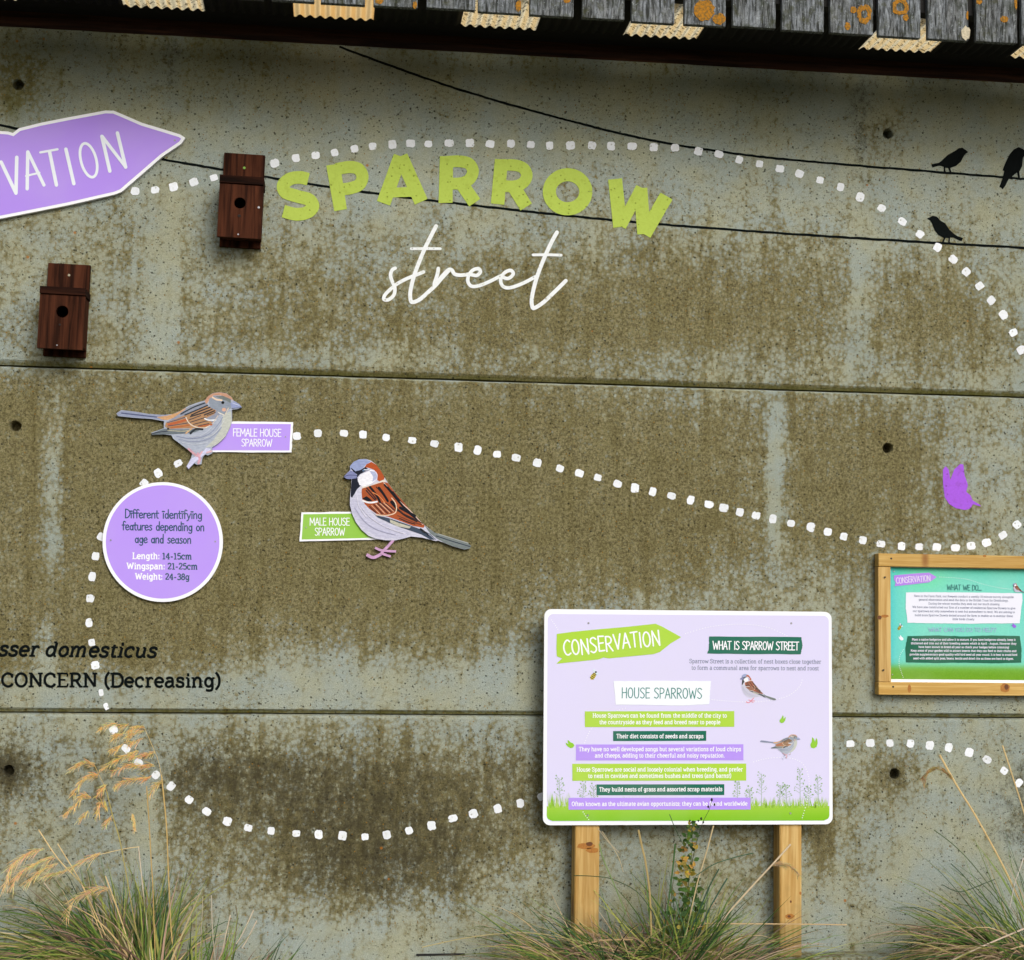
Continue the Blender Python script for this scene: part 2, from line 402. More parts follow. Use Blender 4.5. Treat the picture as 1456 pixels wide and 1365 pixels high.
M_LICH = mat_plain('orange lichen', lin((190, 126, 18), .8), .95, 110, 1.0, c2=lin((88, 76, 40)))
M_PALE = mat_plain('pale bracket growth', lin((196, 186, 160)), .95, 120, .5)
M_KN1 = mat_plain('resin brown knot', lin((176, 118, 46), .9), .7, 200, .7, c2=lin((140, 84, 34))); M_KN2 = mat_plain('knot heart', lin((104, 62, 30)), .7)
M_METAL = mat_plain('dull screw metal', (.35, .35, .37), .45, 60, .4, .8)
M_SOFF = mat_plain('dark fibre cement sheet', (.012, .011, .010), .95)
M_BEAM = mat_wood('dark brown timber', lin((34, 20, 12)), lin((74, 44, 26)), (.05, 1, 1), ring=50, rough=.9)
M_SOIL = mat_plain('soil and dead grass', (.07, .055, .035), .95, 25, .6)
M_GRASS = mat_vc('grass blades', .55, .3, .2, .25)
M_STRAW = mat_vc('dry straw', .6, .3, .15, .2)
M_LEAF = mat_vc('weed leaves', .5, .35, .3, .25)
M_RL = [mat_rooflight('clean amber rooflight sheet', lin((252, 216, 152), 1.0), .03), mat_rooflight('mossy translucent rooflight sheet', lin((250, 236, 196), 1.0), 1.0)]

# ------------------------------------------------------------------ the concrete wall
XS0, XS1, STEP = -3.2, 5.0, .025
# stain maps, read off the wall in the photograph's coordinates: rows of (y, values every 91 px from x=0)
gx = np.arange(17)*91.0
DIRT = [
 (40, ".5 .5 .5 .5 .5 .5 .5 .5 .5 .5 .5 .5 .5 .5 .5 .5 .5"),
 (130, ".45 .4 .4 .35 .35 .3 .3 .35 .35 .35 .3 .3 .35 .35 .3 .3 .3"),
 (220, ".4 .35 .3 .25 .25 .25 .25 .25 .25 .25 .25 .3 .3 .3 .25 .25 .25"),
 (290, ".45 .45 .35 .3 .35 .35 .35 .35 .35 .35 .35 .35 .4 .35 .3 .3 .25"),
 (350, ".5 .5 .45 .45 .5 .5 .5 .5 .5 .5 .55 .55 .6 .5 .45 .45 .35"),
 (410, ".45 .5 .5 .5 .6 .65 .6 .65 .7 .75 .8 .85 .8 .6 .7 .65 .4"),
 (470, ".5 .55 .5 .55 .65 .7 .7 .75 .8 .85 .9 .9 .8 .55 .75 .7 .5"),
 (515, ".3 .45 .5 .4 .5 .45 .4 .55 .6 .65 .6 .5 .55 .5 .6 .6 .5"),
 (545, ".8 .75 .75 .75 .8 .8 .75 .75 .75 .7 .6 .6 .6 .6 .5 .4 .35"),
 (600, ".9 .9 .95 .95 .95 .95 .95 .95 .95 .9 .9 .9 .8 .85 .7 .5 .4"),
 (680, ".9 .9 1 1 1 1 1 1 1 1 .95 .95 .75 .95 .85 .45 .4"),
 (760, ".85 .9 1 1 1 1 1 1 1 1 .95 .9 .7 .9 .7 .4 .35"),
 (820, ".85 .9 1 1 1 1 1 1 .95 .8 .85 .7 .5 .6 .5 .45 .45"),
 (870, ".85 .95 1 1 .95 .95 .95 .9 .75 .5 .4 .5 .5 .5 .5 .45 .45"),
 (920, ".8 .9 .95 .95 .7 .6 .65 .6 .5 .5 .5 .5 .45 .45 .45 .4 .4"),
 (955, ".7 .6 .65 .65 .3 .2 .3 .25 .2 .3 .3 .3 .35 .35 .3 .3 .3"),
 (985, ".25 .2 .2 .25 .1 .1 .15 .1 .1 .2 .2 .2 .3 .25 .2 .2 .2"),
 (1030, ".4 .4 .4 .45 .45 .5 .5 .4 .4 .4 .4 .4 .45 .4 .3 .25 .25"),
 (1100, ".55 .45 .45 .7 .8 .8 .85 .8 .8 .6 .5 .5 .6 .45 .4 .25 .3"),
 (1180, ".4 .35 .45 .6 .75 .85 .85 .85 .75 .5 .4 .4 .6 .5 .25 .25 .3"),
 (1250, ".4 .4 .4 .6 .65 .75 .8 .7 .5 .35 .3 .35 .5 .35 .15 .15 .2"),
 (1310, ".3 .3 .3 .45 .4 .35 .4 .35 .25 .2 .2 .25 .35 .15 .1 .1 .15"),
 (1350, ".2 .2 .2 .2 .2 .2 .25 .2 .2 .15 .15 .2 .2 .2 .15 .15 .15")]
MOULD = [
 (40, ".5 .5 .55 .5 .55 .5 .5 .55 .55 .6 .55 .6 .7 .6 .7 .7 .7"),
 (90, ".2 .25 .45 .3 .25 .2 .2 .3 .4 .4 .4 .45 .55 .5 .55 .6 .6"),
 (140, ".1 .1 .15 .1 .05 .05 .05 .1 .15 .15 .2 .25 .3 .35 .35 .4 .45"),
 (220, ".1 .1 .1 .05 .05 .05 .05 .05 .05 .05 .1 .1 .1 .2 .15 .15 .35"),
 (300, ".15 .1 .05 0 0 0 0 0 0 0 0 0 .05 .1 .05 .05 .15"),
 (500, ".05 .05 .1 .05 .1 .05 0 0 .05 .05 .05 .05 .1 .1 .1 .1 .1"),
 (540, ".2 .2 .2 .2 .2 .2 .15 .2 .2 .2 .2 .2 .25 .25 .2 .15 .1"),
 (640, ".2 .2 .25 .2 .25 .25 .2 .25 .25 .25 .25 .25 .2 .25 .2 .1 .1"),
 (800, ".25 .25 .3 .3 .3 .3 .3 .3 .3 .25 .25 .2 .15 .2 .15 .15 .15"),
 (900, ".25 .3 .3 .3 .2 .2 .2 .2 .15 .1 .1 .1 .1 .15 .15 .1 .1"),
 (960, ".05 .05 .05 .05 0 0 0 0 0 0 0 0 .1 .1 .05 .05 .1"),
 (1005, "0 0 0 0 0 0 0 0 .1 0 0 0 .05 .1 .1 .15 .15"),
 (1040, ".45 .35 .2 .4 .4 .35 .35 .35 .35 .2 .2 .2 .3 .25 .15 .15 .3"),
 (1100, ".6 .45 .4 .65 .65 .6 .6 .5 .5 .3 .3 .3 .45 .3 .25 .2 .55"),
 (1180, ".35 .25 .3 .45 .5 .65 .65 .6 .45 .3 .25 .25 .4 .3 .15 .25 .6"),
 (1250, ".2 .2 .2 .3 .4 .6 .65 .55 .3 .15 .1 .15 .3 .2 .1 .15 .3"),
 (1310, ".1 .1 .1 .2 .2 .2 .35 .2 .1 .05 .05 .1 .15 .1 .1 .1 .1"),
 (1350, ".1 .1 .1 .1 .1 .1 .1 .1 .1 .1 .1 .1 .1 .1 .1 .1 .1")]
def table(T):
    ys = np.array([t[0] for t in T], float); A = np.array([[float(q) for q in t[1].split()] for t in T]); return ys, A
TD, TM = table(DIRT), table(MOULD)
def look(T, x, y):
    ys, A = T; x = np.clip(x, 0, 1456); y = np.clip(y, ys[0], ys[-1])
    i = np.clip(np.searchsorted(ys, y)-1, 0, len(ys)-2); fy = (y-ys[i])/(ys[i+1]-ys[i])
    j = np.clip((x/91).astype(int), 0, 15); fx = x/91-j
    return (A[i, j]*(1-fx)+A[i, j+1]*fx)*(1-fy)+(A[i+1, j]*(1-fx)+A[i+1, j+1]*fx)*fy
def to_px(X, Y, Z):
    q = np.stack([X-CAM[0], Y-CAM[1], Z-CAM[2]], -1) @ Rcw      # back to camera space
    return q[..., 0]/q[..., 2]*F+W0/2, q[..., 1]/q[..., 2]*F+H0/2
def box1(v, a, b, s):
    return 1/(1+np.exp(-(v-a)/s))*1/(1+np.exp((v-b)/s))
def stain(X, Z, cham):
    x, y = to_px(X, np.zeros_like(X), Z)
    d, mo = look(TD, x, y), look(TM, x, y); d = d-.12*np.clip((300-y)/120, 0, 1); d = np.where(y > 540, d*.95+.02, d); mo = mo*np.where(y > 1020, 1.25, 1.)
    ol = np.clip((240-y)/200, 0, 1)*.62 + .06
    # ghosts of the formwork joints: clean or dark upright stripes
    def stripe(x0, x1, y0, y1, dd, dm):
        nonlocal d, mo
        k = box1(x, x0, x1, 3.0)*box1(y, y0, y1, 12); d = d+dd*k; mo = mo+dm*k
    stripe(214, 252, 300, 512, -.28, 0); stripe(232, 256, 60, 260, 0, .38); stripe(236, 250, 200, 330, 0, .15)
    stripe(1208, 1238, 125, 290, 0, .38); stripe(1210, 1236, 330, 545, -.32, 0)
    stripe(60, 88, 630, 815, -.48, -.1); stripe(50, 82, 880, 990, -.35, -.1); stripe(50, 90, 560, 630, -.2, 0)
    stripe(1089, 1116, 566, 780, -.5, -.1)
    stripe(190, 222, 1100, 1260, -.4, -.35); stripe(1205, 1245, 1230, 1345, .25, .2); stripe(640, 652, 1190, 1300, .15, .15)
    # halos round the tie holes
    for hx_, hy_, a_ in ((26, 120, .1), (1263, 190, .25), (22, 606, .1), (1262, 637, .15), (12, 1096, .3), (1272, 1101, .4)):
        r = np.hypot(x-hx_, y-hy_); d = d+.35*np.exp(-(r/38)**2); mo = mo+a_*np.exp(-(r/26)**2)
    k = np.exp(-(((x-1170)/16)**2+((y-1180)/70)**2)); d = d+.5*k; mo = mo+.3*k
    ol = ol + .5*np.exp(-(((x-20)/14)**2+((y-155)/22)**2))
    ol = ol+.75*(cham == 1); d = d+.3*(cham == 1); d = np.where(cham == 2, .35, d); mo = np.where(cham == 2, .05, mo)
    return d, mo, ol
def zrow(y): return P(465, y, 0)[2]
Z_TOP = zrow(61); Z_J1 = zrow(533.5); Z_J2 = zrow(1015.3); Z_BOT = -.09
HOLES = [(26, 120), (1263, 190), (22, 606), (1262, 637), (12, 1096), (1272, 1101)]
HOLES = [P(a, b)[::2] for a, b in HOLES]
wall = thing('concrete_wall', 'weathered concrete wall with painted sparrow street title, dotted trails and tie holes', 'wall', (0, 0, 0))
def panel(z0, z1, cb, ct):
    nx = int(round((XS1-XS0)/STEP)); zz = [(z0, .011, 1), (z0+.007, .0075, 1), (z0+cb, 0., 0)] if cb else [(z0, 0, 0)]
    a, b = z0+cb, z1-ct; nz = max(2, int(round((b-a)/STEP)))
    zz += [(a+(b-a)*k/nz, 0., 0) for k in range(1, nz+1)]
    if ct: zz += [(z1-ct*.35, .006, 2), (z1, .018, 2)]
    zs = np.array([q[0] for q in zz]); ds = np.array([q[1] for q in zz]); cs = np.array([q[2] for q in zz]); nzv = len(zs)
    xs = XS0+np.arange(nx+1)*STEP
    X, Zg = np.meshgrid(xs, zs); Yg = np.repeat(ds[:, None], nx+1, 1); Cg = np.repeat(cs[:, None], nx+1, 1)
    # slightly uneven arrises
    rn = np.random.RandomState(int(z1*100)); wob = np.interp(xs, np.linspace(XS0, XS1, 160), rn.uniform(-.0012, .0012, 160))
    Zg = Zg+wob[None, :]*(Cg > 0)
    V = np.stack([X, Yg, Zg], -1).reshape(-1, 3).tolist(); Cf = Cg.reshape(-1).tolist()
    skip = set(); extra = []
    for (hx_, hz_) in HOLES:
        if not (z0+.1 < hz_ < z1-.1): continue
        ci = int(round((hx_-XS0)/STEP)); ri = int(np.argmin(abs(zs-hz_))); h = 2
        for r_ in range(ri-h, ri+h):
            for c_ in range(ci-h, ci+h): skip.add((r_, c_))
        loop = [(ri-h, ci-h+k) for k in range(2*h)]+[(ri-h+k, ci+h) for k in range(2*h)]+[(ri+h, ci+h-k) for k in range(2*h)]+[(ri+h-k, ci-h) for k in range(2*h)]
        idx = [r_*(nx+1)+c_ for r_, c_ in loop]
        # double the loop with edge midpoints of the ring for a rounder hole
        n = len(idx); rings = []
        for (rad, dep) in ((.0245, 0.), (.0215, .003), (.0195, .012), (.0185, .065)):
            o = len(V); rings.append(o)
            for k in range(n):
                qx, _, qz = V[idx[k]]; an = math.atan2(qz-hz_, qx-hx_); j = 1+(R.uniform(-.1, .1) if dep < .01 else 0)
                V.append([hx_+rad*j*math.cos(an), dep, hz_+rad*j*math.sin(an)]); Cf.append(0)
        for k in range(n):
            k2 = (k+1) % n
            extra.append((idx[k], idx[k2], rings[0]+k2, rings[0]+k))
            for a_, b_ in zip(rings[:-1], rings[1:]): extra.append((a_+k, a_+k2, b_+k2, b_+k))
        extra.append(tuple(rings[-1]+k for k in range(n)))
    fs = [(r_*(nx+1)+c_, r_*(nx+1)+c_+1, (r_+1)*(nx+1)+c_+1, (r_+1)*(nx+1)+c_) for r_ in range(nzv-1) for c_ in range(nx) if (r_, c_) not in skip]+extra
    # the body of the panel behind its face
    o = len(V); q = [(x, y, z) for x in (XS0, XS1) for y in (.075, .22) for z in (z0+.004, z1-.004)]; V += [list(t) for t in q]; Cf += [1]*8
    fs += [tuple(o+i for i in f) for f in [(0, 1, 3, 2), (4, 6, 7, 5), (0, 4, 5, 1), (2, 3, 7, 6), (0, 2, 6, 4), (1, 5, 7, 3)]]
    # top and bottom edge returns
    for (row, zc, rev) in ((0, z0, 0), (nzv-1, z1, 1)):
        o = len(V); V += [[XS0, .075, zc], [XS1, .075, zc]]; Cf += [1, 1]
        fs.append(tuple([row*(nx+1)+c_ for c_ in range(nx+1)]+[o+1, o]))
    V = np.array(V); c = np.array([0, 0, (z0+z1)/2])
    me = bpy.data.meshes.new('concrete_panel'); me.from_pydata((V-c).tolist(), [], fs)
    d, mo, ol = stain(V[:, 0], V[:, 2], np.array(Cf))
    ca = me.color_attributes.new('Stain', 'FLOAT_COLOR', 'POINT')
    ca.data.foreach_set('color', np.clip(np.stack([d, mo, ol, np.ones_like(d)], -1), 0, 1).astype(np.float32).ravel())
    me.materials.append(M_CON); ob = bpy.data.objects.new('concrete_panel', me); C.objects.link(ob); ob.parent = wall; ob.location = c
    return ob
GAP = .0030
tag(panel(Z_J1+GAP, Z_TOP, .020, .014), 'top concrete panel with dark algae under the eaves')
tag(panel(Z_J2+GAP, Z_J1-GAP, .015, .010), 'middle concrete panel, evenly brown with lichen crust')
tag(panel(Z_BOT, Z_J2-GAP, 0, .012), 'bottom concrete panel with black mould patches')
# the footing ledge
XL = P(905, 1350)[0]
def box_stain(o, val):
    ca = o.data.color_attributes.new('Stain', 'FLOAT_COLOR', 'POINT'); ca.data.foreach_set('color', list(val+(1,))*len(o.data.vertices))
for (xa, xb, zt, lab) in ((XL, XS1, .010, 'right stretch of the concrete footing ledge, stepped up behind the tangled tussock'), (XS0, XL-.001, -.026, 'left stretch of the concrete footing ledge')):
    b = MB(); b.box(xa, xb, -.10, -.0005, zt-.043, zt, bev=.003); lg = b.build('concrete_ledge', M_CON, wall); box_stain(lg, (.5, .2, .12)); tag(lg, lab)
b = MB(); q0, q1 = P(592, 1357, .004), P(661, 1357, .004); zz_ = P(592, 1359.3, .004)[2]; b.box(q0[0], q1[0], -.004, -.0005, zz_, zz_+.0075)
o_ = b.build('drainage_slot', mat_plain('black slot', (.01, .01, .01)), wall)

# painted wires
def wire(pts, wd, p=.0006):
    b = MB(); q = spline(pts, 14); 
    q = [(x, y+R.uniform(-.35, .35)) for x, y in q]
    b.ribbon(q, wd, p, (.004, .006, .006), taper=lambda t: 1+R.uniform(-.12, .12)); return b.build('painted_wire', M_PAINT, wall)
tag(wire([(484, 67), (560, 95), (640, 123), (728, 149.5), (800, 169), (870, 187), (935, 201), (1000, 212), (1075, 222), (1150, 229.6), (1285, 240.8), (1421, 251.6), (1456, 254.6), (1600, 268)], 3.3), 'upper black painted wire with two perched birds')
tag(wire([(-160, 140), (0, 177.5), (60, 190), (150, 209), (233, 226.8), (312.5, 240.6), (374, 250.9), (467, 265.6), (560, 278.7), (612, 285), (716, 296.8), (800, 306), (889, 314.5), (1000, 323.7), (1150, 334.3), (1291, 343), (1456, 352.4), (1600, 360)], 3.5), 'lower black painted wire passing behind the green title')

# painted dots
TR = [
 [(192, 271.5), (220.5, 270), (246.6, 265.6), (275.8, 258.8), (304, 252.6), (390.5, 232), (420.7, 224.8), (448.8, 220.8), (476, 217), (504, 211.6), (530, 208), (558, 205.5), (584, 203.8), (609, 204.7), (638.7, 203.4), (668, 203.4), (697, 204.7), (726.6, 204.2), (754.7, 205.5), (781.5, 206.8), (811, 206.8), (841.6, 206.8), (869, 207.7), (898.8, 208), (929.5, 209.4), (959.8, 209.9), (993, 215), (1022, 219), (1051, 227), (1080, 233), (1109, 240), (1137, 247), (1166, 256), (1195, 266), (1223, 280), (1253.5, 296), (1283, 315), (1308, 333), (1333, 351.6), (1355.4, 368.7), (1374, 386.6), (1393, 406.6), (1409.6, 427), (1426.7, 447.6), (1440.8, 472.8), (1452, 497.7)],
 [(422, 620), (452, 616), (489, 616), (516, 618), (549, 622), (586, 626), (618, 631), (652, 636), (679, 640), (707, 646), (734, 651), (764, 658), (796, 666), (824, 673), (850, 679), (878, 688), (903, 694), (928, 699), (955, 705), (982, 711), (1008, 717), (1029, 722), (1052, 728), (1075, 733), (1099, 738), (1124.7, 744), (1153, 749.5), (1177, 756), (1199.8, 762.7), (1227, 768), (1252.6, 773.4), (1282, 776.4), (1307, 777.4), (1332, 777.9), (1358.7, 778.8), (1381, 776), (1403, 771.7), (1426, 761), (1446, 746)],
 [(253.3, 658.8), (225, 672.8), (204.8, 687), (143.7, 763), (136, 791), (131, 820), (128, 851), (126.6, 885.5), (130.5, 913.5), (135.4, 946), (143.7, 984.7), (151, 1004.5), (161.5, 1037.7), (179, 1064.6), (197, 1084.7), (221.7, 1102), (243.4, 1118), (269, 1137), (294, 1154), (323.4, 1168), (353, 1177), (385.5, 1181.4), (421.4, 1185), (453, 1186.5), (487, 1188), (519, 1190), (550, 1187), (581.6, 1181), (613.7, 1174), (644, 1163.7), (673, 1156.9), (707.7, 1150), (739.6, 1142), (769.5, 1133)],
 [(1209, 1057.5), (1237.6, 1056.5), (1265.6, 1056.5), (1294.5, 1057), (1322, 1059.7), (1349, 1063), (1378, 1069.8), (1403.5, 1080), (1427.8, 1096), (1448.6, 1113.4)]]
for tr in TR:
    for i, (x, y) in enumerate(tr):
        a = tr[max(i-1, 0)]; c = tr[min(i+1, len(tr)-1)]; an = math.atan2(c[1]-a[1], c[0]-a[0])+R.uniform(-.12, .12)
        hw = 6.0*R.uniform(.84, 1.1); hh = 6.0*R.uniform(.78, 1.08)
        if (x, y) in ((143.7, 984.7), (151, 1004.5)): hh = 3.4; hw = 5
        pts = []
        for k in range(20):
            t = 2*math.pi*k/20; e = 3.4
            u = math.copysign(abs(math.cos(t))**(2/e), math.cos(t))*hw*(1+R.uniform(-.1, .1)); v = math.copysign(abs(math.sin(t))**(2/e), math.sin(t))*hh*(1+R.uniform(-.1, .1))
            pts.append((x+u*math.cos(an)-v*math.sin(an), y+u*math.sin(an)+v*math.cos(an)))
        g = R.uniform(.94, 1.)
        b = MB(); b.poly(pts, .0012, lin((236*g, 240*g, 246*g), .95)); b.build('painted_dot', M_PAINT, wall)

# painted title: SPARROW
Z4 = mapz(2.311, 370, 180); LIME = lin((176, 197, 88), .92)
def strokes(lst, mp, sx, p, col, name, mat, parent, cap=False):
    b = MB()
    for i, (kind, pts, wd) in enumerate(lst):
        q = mp(pts); pp = p+.0001*i
        if kind == 's': b.ribbon(spline(q, 8), wd/sx, pp, col, cap, dp=.0006)
        elif kind == 'l': b.ribbon(q, wd/sx, pp, col, cap)
        elif kind == 'p': b.poly(q, pp, col)
        elif kind == 'c': b.ribbon(spline(q, 8, True)+[spline(q, 8, True)[0]], wd/sx, pp, col, False)
    return b.build(name, mat, parent)
TITLE = {
 'S': [('s', [(158, 173), (130, 167), (98, 172), (76, 192), (84, 216), (122, 229), (160, 240), (173, 262), (154, 282), (118, 288), (76, 278)], 42)],
 'P': [('p', [(217, 128), (262, 121), (285, 271), (243, 278)], 0), ('s', [(250, 140), (292, 133), (322, 139), (336, 163), (326, 190), (298, 202), (262, 207)], 40)],
 'A': [('l', [(405, 252), (461, 97)], 46), ('l', [(529, 247), (462, 97)], 46), ('l', [(428, 217), (506, 214)], 32)],
 'R': [('p', [(590, 97), (634, 97), (632, 250), (586, 251)], 0), ('s', [(612, 116), (655, 114), (686, 122), (699, 146), (688, 172), (660, 186), (612, 187)], 39), ('l', [(655, 178), (705, 250)], 44)],
 'R2': [('p', [(771, 106), (814, 109), (802, 257), (758, 252)], 0), ('s', [(792, 126), (838, 127), (866, 138), (876, 162), (862, 186), (832, 196), (790, 194)], 38), ('l', [(828, 190), (874, 264)], 44)],
 'O': [('c', [(1010+60*math.cos(t*math.pi/6), 214+56*math.sin(t*math.pi/6)) for t in range(12)], 43)],
 'W': [('l', [(1166, 172), (1183, 330)], 46), ('l', [(1185, 328), (1252, 200)], 36), ('l', [(1250, 202), (1261, 353)], 44), ('l', [(1262, 354), (1335, 228)], 46)]}
wd_ = bpy.data.objects.new('painted_title', None); C.objects.link(wd_); wd_.parent = wall; wd_.location = P(680, 270); wd_['label'] = 'lime green painted word SPARROW on an arch'
for k, l in TITLE.items(): strokes(l, Z4, 2.311, .0018, LIME, 'letter', M_PAINT, wd_)
# street, brush script
Z5 = mapz(5.021, 530, 310)
ST = [('s', [(160, 358), (138, 372), (127, 410), (140, 455), (158, 500), (150, 550), (112, 583), (80, 580), (88, 548), (130, 505), (180, 466), (245, 432), (310, 406), (362, 385)], 25),
      ('s', [(452, 58), (420, 120), (375, 210), (325, 330), (290, 430), (268, 530), (272, 590), (292, 600), (340, 578), (400, 525), (450, 478), (500, 420), (545, 372)], 28),
      ('l', [(275, 219), (400, 218), (482, 219)], 20),
      ('s', [(468, 360), (462, 400), (440, 470), (455, 465), (498, 412), (540, 370), (565, 372), (585, 400), (630, 408), (690, 400)], 26),
      ('s', [(690, 400), (740, 410), (768, 385), (755, 362), (715, 372), (685, 410), (680, 455), (705, 486), (755, 484), (830, 455), (900, 420), (930, 408)], 25),
      ('s', [(915, 415), (965, 432), (1003, 400), (985, 374), (945, 388), (915, 430), (920, 475), (950, 497), (1000, 493), (1080, 462), (1160, 420)], 25),
      ('s', [(1315, 102), (1280, 165), (1240, 250), (1190, 370), (1155, 480), (1135, 580), (1140, 635), (1160, 640), (1220, 600), (1300, 525), (1378, 448)], 28),
      ('l', [(1145, 263), (1250, 262), (1345, 265)], 20)]
tag(strokes(ST, Z5, 5.021, .0018, lin((232, 236, 238), .95), 'painted_script', M_PAINT, wall, True), 'white script word street under the green title')

# painted birds and butterfly
Z6 = mapz(8.534, 1310, 195)
def decal(name, pts, mp, col, label, p=.0012):
    b = MB(); b.poly(mp(pts), p, col); return tag(b.build(name, M_PAINT, wall), label)
BLK = (.0035, .005, .005)
decal('painted_bird', [(120, 330), (210, 312), (235, 295), (320, 215), (420, 160), (455, 132), (500, 128), (540, 155), (570, 182), (535, 205), (510, 240), (480, 300), (420, 350), (350, 375), (368, 432), (346, 432), (325, 375), (290, 372), (298, 427), (272, 427), (272, 360), (235, 348), (200, 350), (135, 370)], Z6, BLK, 'black bird silhouette facing right on the upper wire')
decal('painted_bird', [(945, 605), (985, 500), (1005, 410), (985, 405), (1020, 310), (1070, 210), (1120, 150), (1180, 120), (1230, 140), (1265, 170), (1300, 190), (1260, 215), (1235, 250), (1225, 350), (1190, 420), (1198, 492), (1175, 492), (1160, 430), (1110, 470), (1060, 510), (1020, 590), (985, 635), (970, 615)], Z6, BLK, 'large black bird silhouette with long tail hanging below the upper wire')
decal('painted_bird', [(65, 990), (105, 970), (140, 952), (190, 965), (230, 1010), (290, 1045), (340, 1120), (400, 1175), (440, 1200), (505, 1225), (490, 1262), (460, 1255), (390, 1220), (350, 1218), (345, 1270), (370, 1290), (325, 1290), (330, 1225), (295, 1222), (268, 1285), (248, 1282), (272, 1222), (210, 1190), (160, 1130), (130, 1050), (105, 1010)], Z6, BLK, 'black bird silhouette facing left on the lower wire')
Z8 = mapz(4.09, 1100, 560)
decal('painted_butterfly', [(985, 440), (1000, 420), (1018, 440), (1028, 500), (1050, 440), (1085, 408), (1103, 410), (1110, 470), (1130, 530), (1120, 570), (1145, 590), (1158, 620), (1200, 645), (1205, 655), (1160, 642), (1145, 665), (1130, 672), (1110, 675), (1060, 665), (1020, 640), (995, 600), (985, 520)], Z8, lin((168, 96, 226), .9), 'purple painted butterfly')

# ------------------------------------------------------------------ lettering: two stroke alphabets drawn here
def E(cx, cy, rx, ry, a0, a1, n=12):
    n = int(n)
    return [(cx+rx*math.cos(math.radians(a0+(a1-a0)*k/n)), cy+ry*math.sin(math.radians(a0+(a1-a0)*k/n))) for k in range(n+1)]
def parse(s):
    out = []
    for t in s.split(';'):
        t = t.split(); k = t[0]; v = [float(q) for q in t[1:]]
        if k == 'l': out.append((list(zip(v[::2], v[1::2])), 1.0))
        elif k == 's': out.append((spline(list(zip(v[::2], v[1::2])), 4), 1.0))
        elif k == 'e': out.append((E(*v), 1.0))
        elif k == 'h': out.append(([(v[0], v[2]), (v[1], v[2])], .72))
        elif k == 'v': out.append(([(v[0], v[1]), (v[0], v[2])], .62))
        elif k == 'd': out.append(([(v[0]-.07, v[1]), (v[0]+.07, v[1])], 1.25))
    return out
HAND = {k: (w_, parse(s)) for k, (w_, s) in {
 'A': (.44, 'l .03 0 .22 1;l .41 0 .22 1;l .08 .33 .36 .36'), 'C': (.40, 's .38 .88 .26 1 .1 .8 .04 .45 .12 .1 .25 0 .38 .1'),
 'D': (.42, 'l .06 0 .06 1;s .06 1 .24 .93 .38 .7 .38 .35 .24 .07 .06 0'), 'E': (.36, 'l .06 0 .06 1;l .06 1 .34 .98;l .06 .52 .30 .54;l .06 0 .34 .02'),
 'F': (.34, 'l .06 0 .06 1;l .06 1 .33 .98;l .06 .52 .28 .54'), 'H': (.44, 'l .06 0 .06 1;l .38 0 .38 1;l .06 .5 .38 .54'), 'I': (.16, 'l .08 0 .08 1'),
 'L': (.34, 'l .06 1 .06 0;l .06 0 .32 .02'), 'M': (.56, 'l .06 0 .08 1;l .08 1 .28 .3;l .28 .3 .48 1;l .48 1 .5 0'), 'N': (.46, 'l .06 0 .06 1;l .06 1 .40 0;l .40 0 .40 1'),
 'O': (.46, 'e .23 .5 .18 .49 0 360 18'), 'P': (.40, 'l .06 0 .06 1;s .06 1 .26 .96 .36 .76 .28 .52 .06 .44'), 'R': (.42, 'l .06 0 .06 1;s .06 1 .26 .96 .35 .76 .28 .55 .06 .48;l .16 .48 .38 0'),
 'S': (.40, 's .36 .88 .24 1 .10 .93 .07 .72 .2 .54 .33 .36 .33 .14 .2 0 .05 .1'), 'T': (.40, 'l .02 .98 .38 1;l .2 1 .2 0'), 'U': (.44, 's .06 1 .06 .35 .12 .06 .22 0 .32 .06 .38 .35 .38 1'),
 'V': (.42, 'l .03 1 .21 0;l .21 0 .39 1'), 'W': (.62, 'l .03 1 .17 0;l .17 0 .31 .75;l .31 .75 .45 0;l .45 0 .59 1'), 'Y': (.40, 'l .02 1 .2 .45;l .38 1 .2 .45;l .2 .45 .2 0'), '.': (.13, 'd .06 .03'), '?': (.36, 's .05 .85 .18 1 .32 .85 .28 .62 .17 .45 .17 .3;d .17 .03'),
 ' ': (.26, 'd -9 -9'),
 'i': (.15, 'l .07 0 .07 .56;d .07 .78'), 'f': (.24, 's .26 .9 .16 .98 .1 .8 .1 0;l .0 .55 .24 .57'), 'e': (.34, 's .06 .3 .28 .34 .26 .5 .17 .58 .06 .45 .05 .2 .15 0 .31 .1'),
 'r': (.25, 'l .06 0 .06 .56;s .06 .38 .14 .54 .25 .54'), 'n': (.34, 'l .06 0 .06 .56;s .06 .4 .18 .58 .27 .46 .28 0'), 't': (.25, 's .1 .85 .1 .12 .2 0;l .0 .56 .23 .58'),
 'd': (.35, 'e .17 .27 .11 .27 0 360 12;l .29 0 .29 1'), 'g': (.35, 'e .17 .28 .11 .26 0 360 12;s .29 .56 .29 -.1 .2 -.28 .06 -.22'), 'y': (.33, 'l .04 .56 .16 .04;s .3 .56 .16 0 .1 -.2 .02 -.26'),
 'u': (.34, 's .06 .56 .06 .12 .16 0 .27 .14;l .28 .56 .28 0'), 'a': (.34, 'e .16 .27 .11 .26 0 360 12;l .28 .56 .28 0'), 's': (.28, 's .24 .5 .14 .58 .07 .44 .16 .3 .24 .14 .14 0 .03 .06'),
 'p': (.35, 'l .06 .56 .06 -.28;e .18 .28 .11 .27 0 360 12'), 'o': (.34, 'e .17 .28 .12 .27 0 360 12')}.items()}
